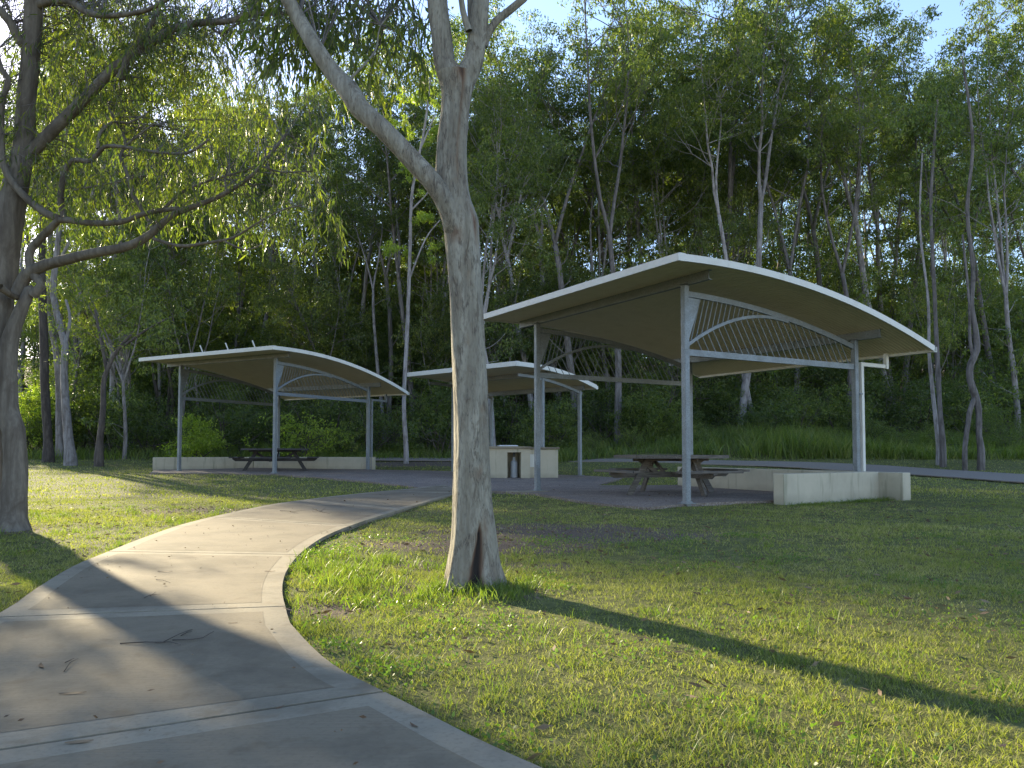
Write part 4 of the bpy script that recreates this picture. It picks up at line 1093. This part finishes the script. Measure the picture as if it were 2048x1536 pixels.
# picnic tables
def table(name, c, z, rz, mat, label, tw=1.02, bl=.62, br=1.22):
    root = empty(name, (c[0], c[1], z), rz, label=label, cat='picnic table', group='octagonal timber picnic tables')
    R8 = tw/math.cos(R(22.5))
    octo = [(R8*math.cos(R(22.5+45*k)), R8*math.sin(R(22.5+45*k))) for k in range(8)]
    bm = bmesh.new(); nb = 14; wdt = 2*tw/nb
    for i in range(nb):
        y0 = -tw+i*wdt+.004; y1 = y0+wdt-.008
        def hw(y):
            y = abs(y); k = tw*math.tan(R(22.5)); return tw if y <= k else tw-(y-k)
        q = [(-hw(y0), y0), (hw(y0), y0), (hw(y1), y1), (-hw(y1), y1)]
        lo = [bm.verts.new((a, b, .70)) for a, b in q]; hi = [bm.verts.new((a, b, .742)) for a, b in q]
        bm.faces.new(lo[::-1]); bm.faces.new(hi)
        for k in range(4): bm.faces.new((lo[k], lo[(k+1) % 4], hi[(k+1) % 4], hi[k]))
    m = MB(); m.bm.free(); m.bm = bm; m.build('tabletop', mat, root)
    rim = MB()
    for k in range(8):
        a = Vector((*octo[k], .716))*.995; b = Vector((*octo[(k+1) % 8], .716))*.995; a.z = b.z = .716
        rim.bar(a, b, .03, .06)
    rim.build('table_rim', mat, root)
    for k in range(4):
        ro = Matrix.Rotation(R(90*k), 3, 'Z')
        m = MB()
        for off in (-.075, .075): m.box(ro @ Vector((br+off, 0, .445)), (.14, 2*bl, .042), ro, .004)
        m.build('bench', mat, root)
        m = MB().bar(ro @ Vector((.98, .06, -.01)), ro @ Vector((.55, .06, .70)), .045, .11); m.build('leg', mat, root)
    for k in range(2):
        ro = Matrix.Rotation(R(90*k), 3, 'Z'); dz = .0
        L_ = br+.14; off = .005
        m = MB(); prof = [(-L_, .42), (L_, .42), (L_, .39), (L_-.10, .32 if k == 0 else .322), (-L_+.10, .32 if k == 0 else .322), (-L_, .39)]
        a_ = [m.bm.verts.new(ro @ Vector((x, off-.022, z_-dz))) for x, z_ in prof]; b_ = [m.bm.verts.new(ro @ Vector((x, off+.022, z_-dz))) for x, z_ in prof]
        m.bm.faces.new(a_); m.bm.faces.new(b_[::-1])
        for i in range(6): m.bm.faces.new((a_[i], b_[i], b_[(i+1) % 6], a_[(i+1) % 6]))
        m.build('seat_bearer', mat, root)
        m = MB().bar(ro @ Vector((-.85, 0, .665)), ro @ Vector((.85, 0, .665)), .044, .07 if k else .072); m.build('top_bearer', mat, root)
    for k in range(4):
        ro = Matrix.Rotation(R(90*k), 3, 'Z')
        MB().bar(ro @ Vector((.30, -.03, .40)), ro @ Vector((.70, -.03, .66)), .035, .07).build('brace', mat, root)
table('picnic_table', (3.08, 14.9), .008, R(22), M['timber'], 'weathered grey octagonal picnic table under the large right shelter')
tcx = LS(1.9, 1.9)
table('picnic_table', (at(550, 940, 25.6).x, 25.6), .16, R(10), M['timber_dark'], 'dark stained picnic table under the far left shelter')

# concrete footing pad at the near left post
p = LM(-.02, 4.35)
tag(MB().box((p.x-.18, p.y-.16, .012), (.75, .5, .012), Matrix.Rotation(rzM, 3, 'Z')).build('post_footing', M['concrete_edge']), kind='structure')

# ------------------------------------------------------------------ litter
def litter_leaf(px, py, L, ang, label, cat='leaf'):
    p = G(px, py); z = Hf(p.x, p.y)+.0125
    L *= .62; n = 7; V = []
    for i in range(n):
        t = i/(n-1); w_ = L*.11*math.sin(math.pi*min(1, t*1.02+.02))**.8; x = (t-.5)*L; c = .05*L*math.sin(t*3.1)
        for s in (-1, 1): V.append((x, c+s*w_, .002+.10*L*abs(t-.45)**1.5+.03*L*(s > 0)))
    f = [(2*i, 2*i+2, 2*i+3, 2*i+1) for i in range(n-1)]
    o = arrmesh('fallen_leaf', V, [np.array(f)], M['litter']); o.location = (p.x, p.y, z); o.rotation_euler = (0, 0, ang)
    tag(o, label, cat, 'fallen gum leaves on the path')
litter_leaf(828, 1464, .085, 2.2, 'curled grey gum leaf on the nearest slab at right')
litter_leaf(158, 1497, .12, .25, 'pale grey gum leaf on path near the lower left')
litter_leaf(540, 1148, .12, 0, 'reddish brown dry leaf on third slab')
litter_leaf(84, 1342, .13, 2.2, 'dark curved leaf strip on the path at left')
litter_leaf(330, 1149, .16, .1, 'brown bark flake beside the middle of fourth joint')
litter_leaf(145, 1398, .14, .2, 'small brown leaf on the lower left of the big slab')
litter_leaf(560, 1424, .06, 1.0, 'small brown leaf beside the near joint')
litter_leaf(466, 1254, .07, .3, 'brown leaf below the second nearest joint')
def twig(name, pl, r, label):
    segs = []
    b = G(*pl[0][0]); zb = Hf(b.x, b.y)+.013
    for l in pl:
        pts = [Vector((G(*q).x-b.x, G(*q).y-b.y, .004+.006*(i % 2))) for i, q in enumerate(l)]
        segs.append((pts, list(np.linspace(r, r*.4, len(pts)))))
    v, f = tubes(segs, 6, .15); o = arrmesh(name, v, f, M['twig'], smooth=True); o.location = (b.x, b.y, zb)
    tag(o, label, 'twig', 'fallen twigs on the path')
twig('twig', [[(240, 1296), (290, 1296), (325, 1293), (362, 1278), (385, 1268)], [(310, 1294), (340, 1297), (362, 1298)], [(345, 1288), (380, 1290), (405, 1284), (428, 1274)], [(362, 1279), (375, 1276), (384, 1272)]], .0026, 'long forked twig lying across the big slab')
twig('twig', [[(288, 1203), (300, 1198), (322, 1195)], [(300, 1198), (312, 1192)]], .0022, 'short twig on third slab near its left side')
twig('twig', [[(312, 1165), (325, 1168), (341, 1171)]], .0022, 'straight little twig in the middle of third slab')
twig('twig', [[(128, 1352), (140, 1337), (156, 1328)], [(130, 1336), (148, 1331)]], .002, 'tiny crooked twig on the left of big slab')
twig('twig', [[(560, 1024), (590, 1026), (610, 1022)], [(580, 1026), (596, 1030)]], .003, 'thin forked twig far up the path')
twig('twig', [[(625, 1020), (642, 1027), (660, 1030)], [(640, 1026), (652, 1018)]], .003, 'thin bent twig far up the path by right edge')
# fine crumbs of bark, nuts and leaf scattered about
def crumbs(n, box, L0, lo=False):
    X = box[0]+(box[1]-box[0])*rs.rand(n); Y = box[2]+(box[3]-box[2])*rs.rand(n)
    return X, Y, L0*(.4+rs.rand(n)**2)
X, Y, L = [np.concatenate(q) for q in zip(crumbs(620, (-3.6, 1.2, 1.8, 12), .020), crumbs(260, (-3, 4, 12, 22), .04))]
onp = np.zeros(len(X), bool)
for p_ in pave[:2]: onp |= inside_np(X, Y, p_)
X, Y, L = X[onp], Y[onp], L[onp]
Z = H(X, Y)+.022; a = rs.rand(len(X))*6.28
Dd = np.stack([np.cos(a), np.sin(a), .25*rs.rand(len(X))], 1)
v1, f1 = leaf_cards(np.stack([X, Y, Z], 1), Dd, L, L*.4)
n = 16000; X = -8+16*rs.rand(n); Y = 2+11*rs.rand(n); bb = bare(X, Y)
ok = (rs.rand(n) < (.22+.78*bb)) & off_paving(X, Y); X, Y = X[ok], Y[ok]; Z = gz(X, Y)+.006+.02*rs.rand(len(X)); a = rs.rand(len(X))*6.28
Dd = np.stack([np.cos(a), np.sin(a), .5*rs.rand(len(X))-.1], 1); L = .05*(.4+rs.rand(len(X)))
v2, f2 = leaf_cards(np.stack([X, Y, Z], 1), Dd, L, L*.3)
tag(arrmesh('leaf_litter', np.concatenate([v1, v2]), [np.concatenate([f1[0], f2[0]+len(v1)])], M['litter']), 'brown crumbs of bark and dry leaf scattered on path and bare soil', 'leaf litter', kind='stuff')
# broadleaf weeds at the kerb
X = []; Y = []
for _ in range(70):
    c = Vector((rs.uniform(-1.5, 4.5), rs.uniform(2, 8))); k_ = rs.randint(40, 160); X += list(c.x+rs.randn(k_)*rs.uniform(.06, .22)); Y += list(c.y+rs.randn(k_)*rs.uniform(.06, .22))
for px, py, n, s in ((620, 1105, 420, .14), (650, 1090, 160, .16), (700, 1075, 90, .15), (640, 1290, 160, .07), (720, 1340, 120, .08), (610, 1240, 60, .06)):
    c = G(px, py); X += list(c.x+.06+rs.randn(n)*s); Y += list(c.y+rs.randn(n)*s)
X = np.array(X); Y = np.array(Y); ok = off_paving(X, Y); X, Y = X[ok], Y[ok]; n = len(X)
Dd = np.stack([rs.randn(n), rs.randn(n), .5+.4*rs.rand(n)], 1)
v, f = leaf_cards(np.stack([X, Y, gz(X, Y)+.008+.03*rs.rand(n)], 1), Dd, .017*(.6+.8*rs.rand(n)), .010*(.6+.8*rs.rand(n)), True)
tag(arrmesh('weeds', v, f, M['grass_weed']), 'low broad-leaved weeds and clover in the lawn and along the kerb', 'weeds', kind='stuff')
# seed stalks in the foreground lawn
def stalk(pl, Yd, label):
    p0 = at(*pl[0], Yd); b = Vector((p0.x, p0.y, float(gz(np.array(p0.x), np.array(p0.y)))))
    pts = [at(x, y, Yd)-b for x, y in pl]; pts[0] = Vector((0, 0, 0))
    pts, rad = spline(pts, list(np.linspace(.0022, .0012, len(pts))), .04)
    v, f = tubes([(pts, rad)], 5, 0); o = arrmesh('grass_stalk', v, f, M['tall_grass'], smooth=True); o.location = b
    tag(o, label, 'grass stalk', 'tall dry seed stalks in the lawn')
stalk([(1708, 1536), (1718, 1480), (1728, 1430), (1745, 1370), (1750, 1325)], 2.15, 'tallest dry grass stalk rising from the lower right lawn')
stalk([(1720, 1490), (1714, 1430), (1709, 1385)], 2.2, 'short stalk just left of the tallest grass stalk')
stalk([(1760, 1536), (1785, 1480), (1805, 1430)], 2.15, 'leaning dry stalk right of the tallest grass stalk')
stalk([(1230, 1400), (1265, 1340), (1300, 1290), (1318, 1268)], 2.9, 'leaning green stalk in the lawn right of the gum')
stalk([(1860, 1530), (1900, 1490), (1944, 1455)], 2.2, 'low slanting stalk at the lower right corner')

if __name__ == '__main__':
    for nme, p, px in (('A base', (*LM(0, 0), 0), (1372, 1007)), ('A top', (*LM(0, 0), 3.44), (1368, 570)), ('C base', (*LM(0, 4.35), 0), (1075, 982)), ('B', (*LM(4.26, 0), .455), (1714, 941)),
                      ('apex', (*LM(-.9, -.842), roofz(-.9)), (1362, 508)), ('left', (*LM(-.9, 5.19), roofz(-.9)), (962, 630)), ('right', (*LM(5.4, -.842), roofz(5.4)), (1873, 700)),
                      ('sA', (*LS(0, 0), .145), (550, 947)), ('sC', (*LS(0, 4.35), .145), (357, 944)), ('sB', (*LS(4.26, 0), .145), (738, 940)), ('sapex', (*LS(-.9, -.842), roofz(-.9)+.145), (552, 693)), ('sleft', (*LS(-.9, 5.19), roofz(-.9)+.145), (272, 720)), ('sright', (*LS(5.4, -.842), roofz(5.4)+.145), (818, 785))):
        q = proj(p); print('CHK', nme, round(q[0]), round(q[1]), px)
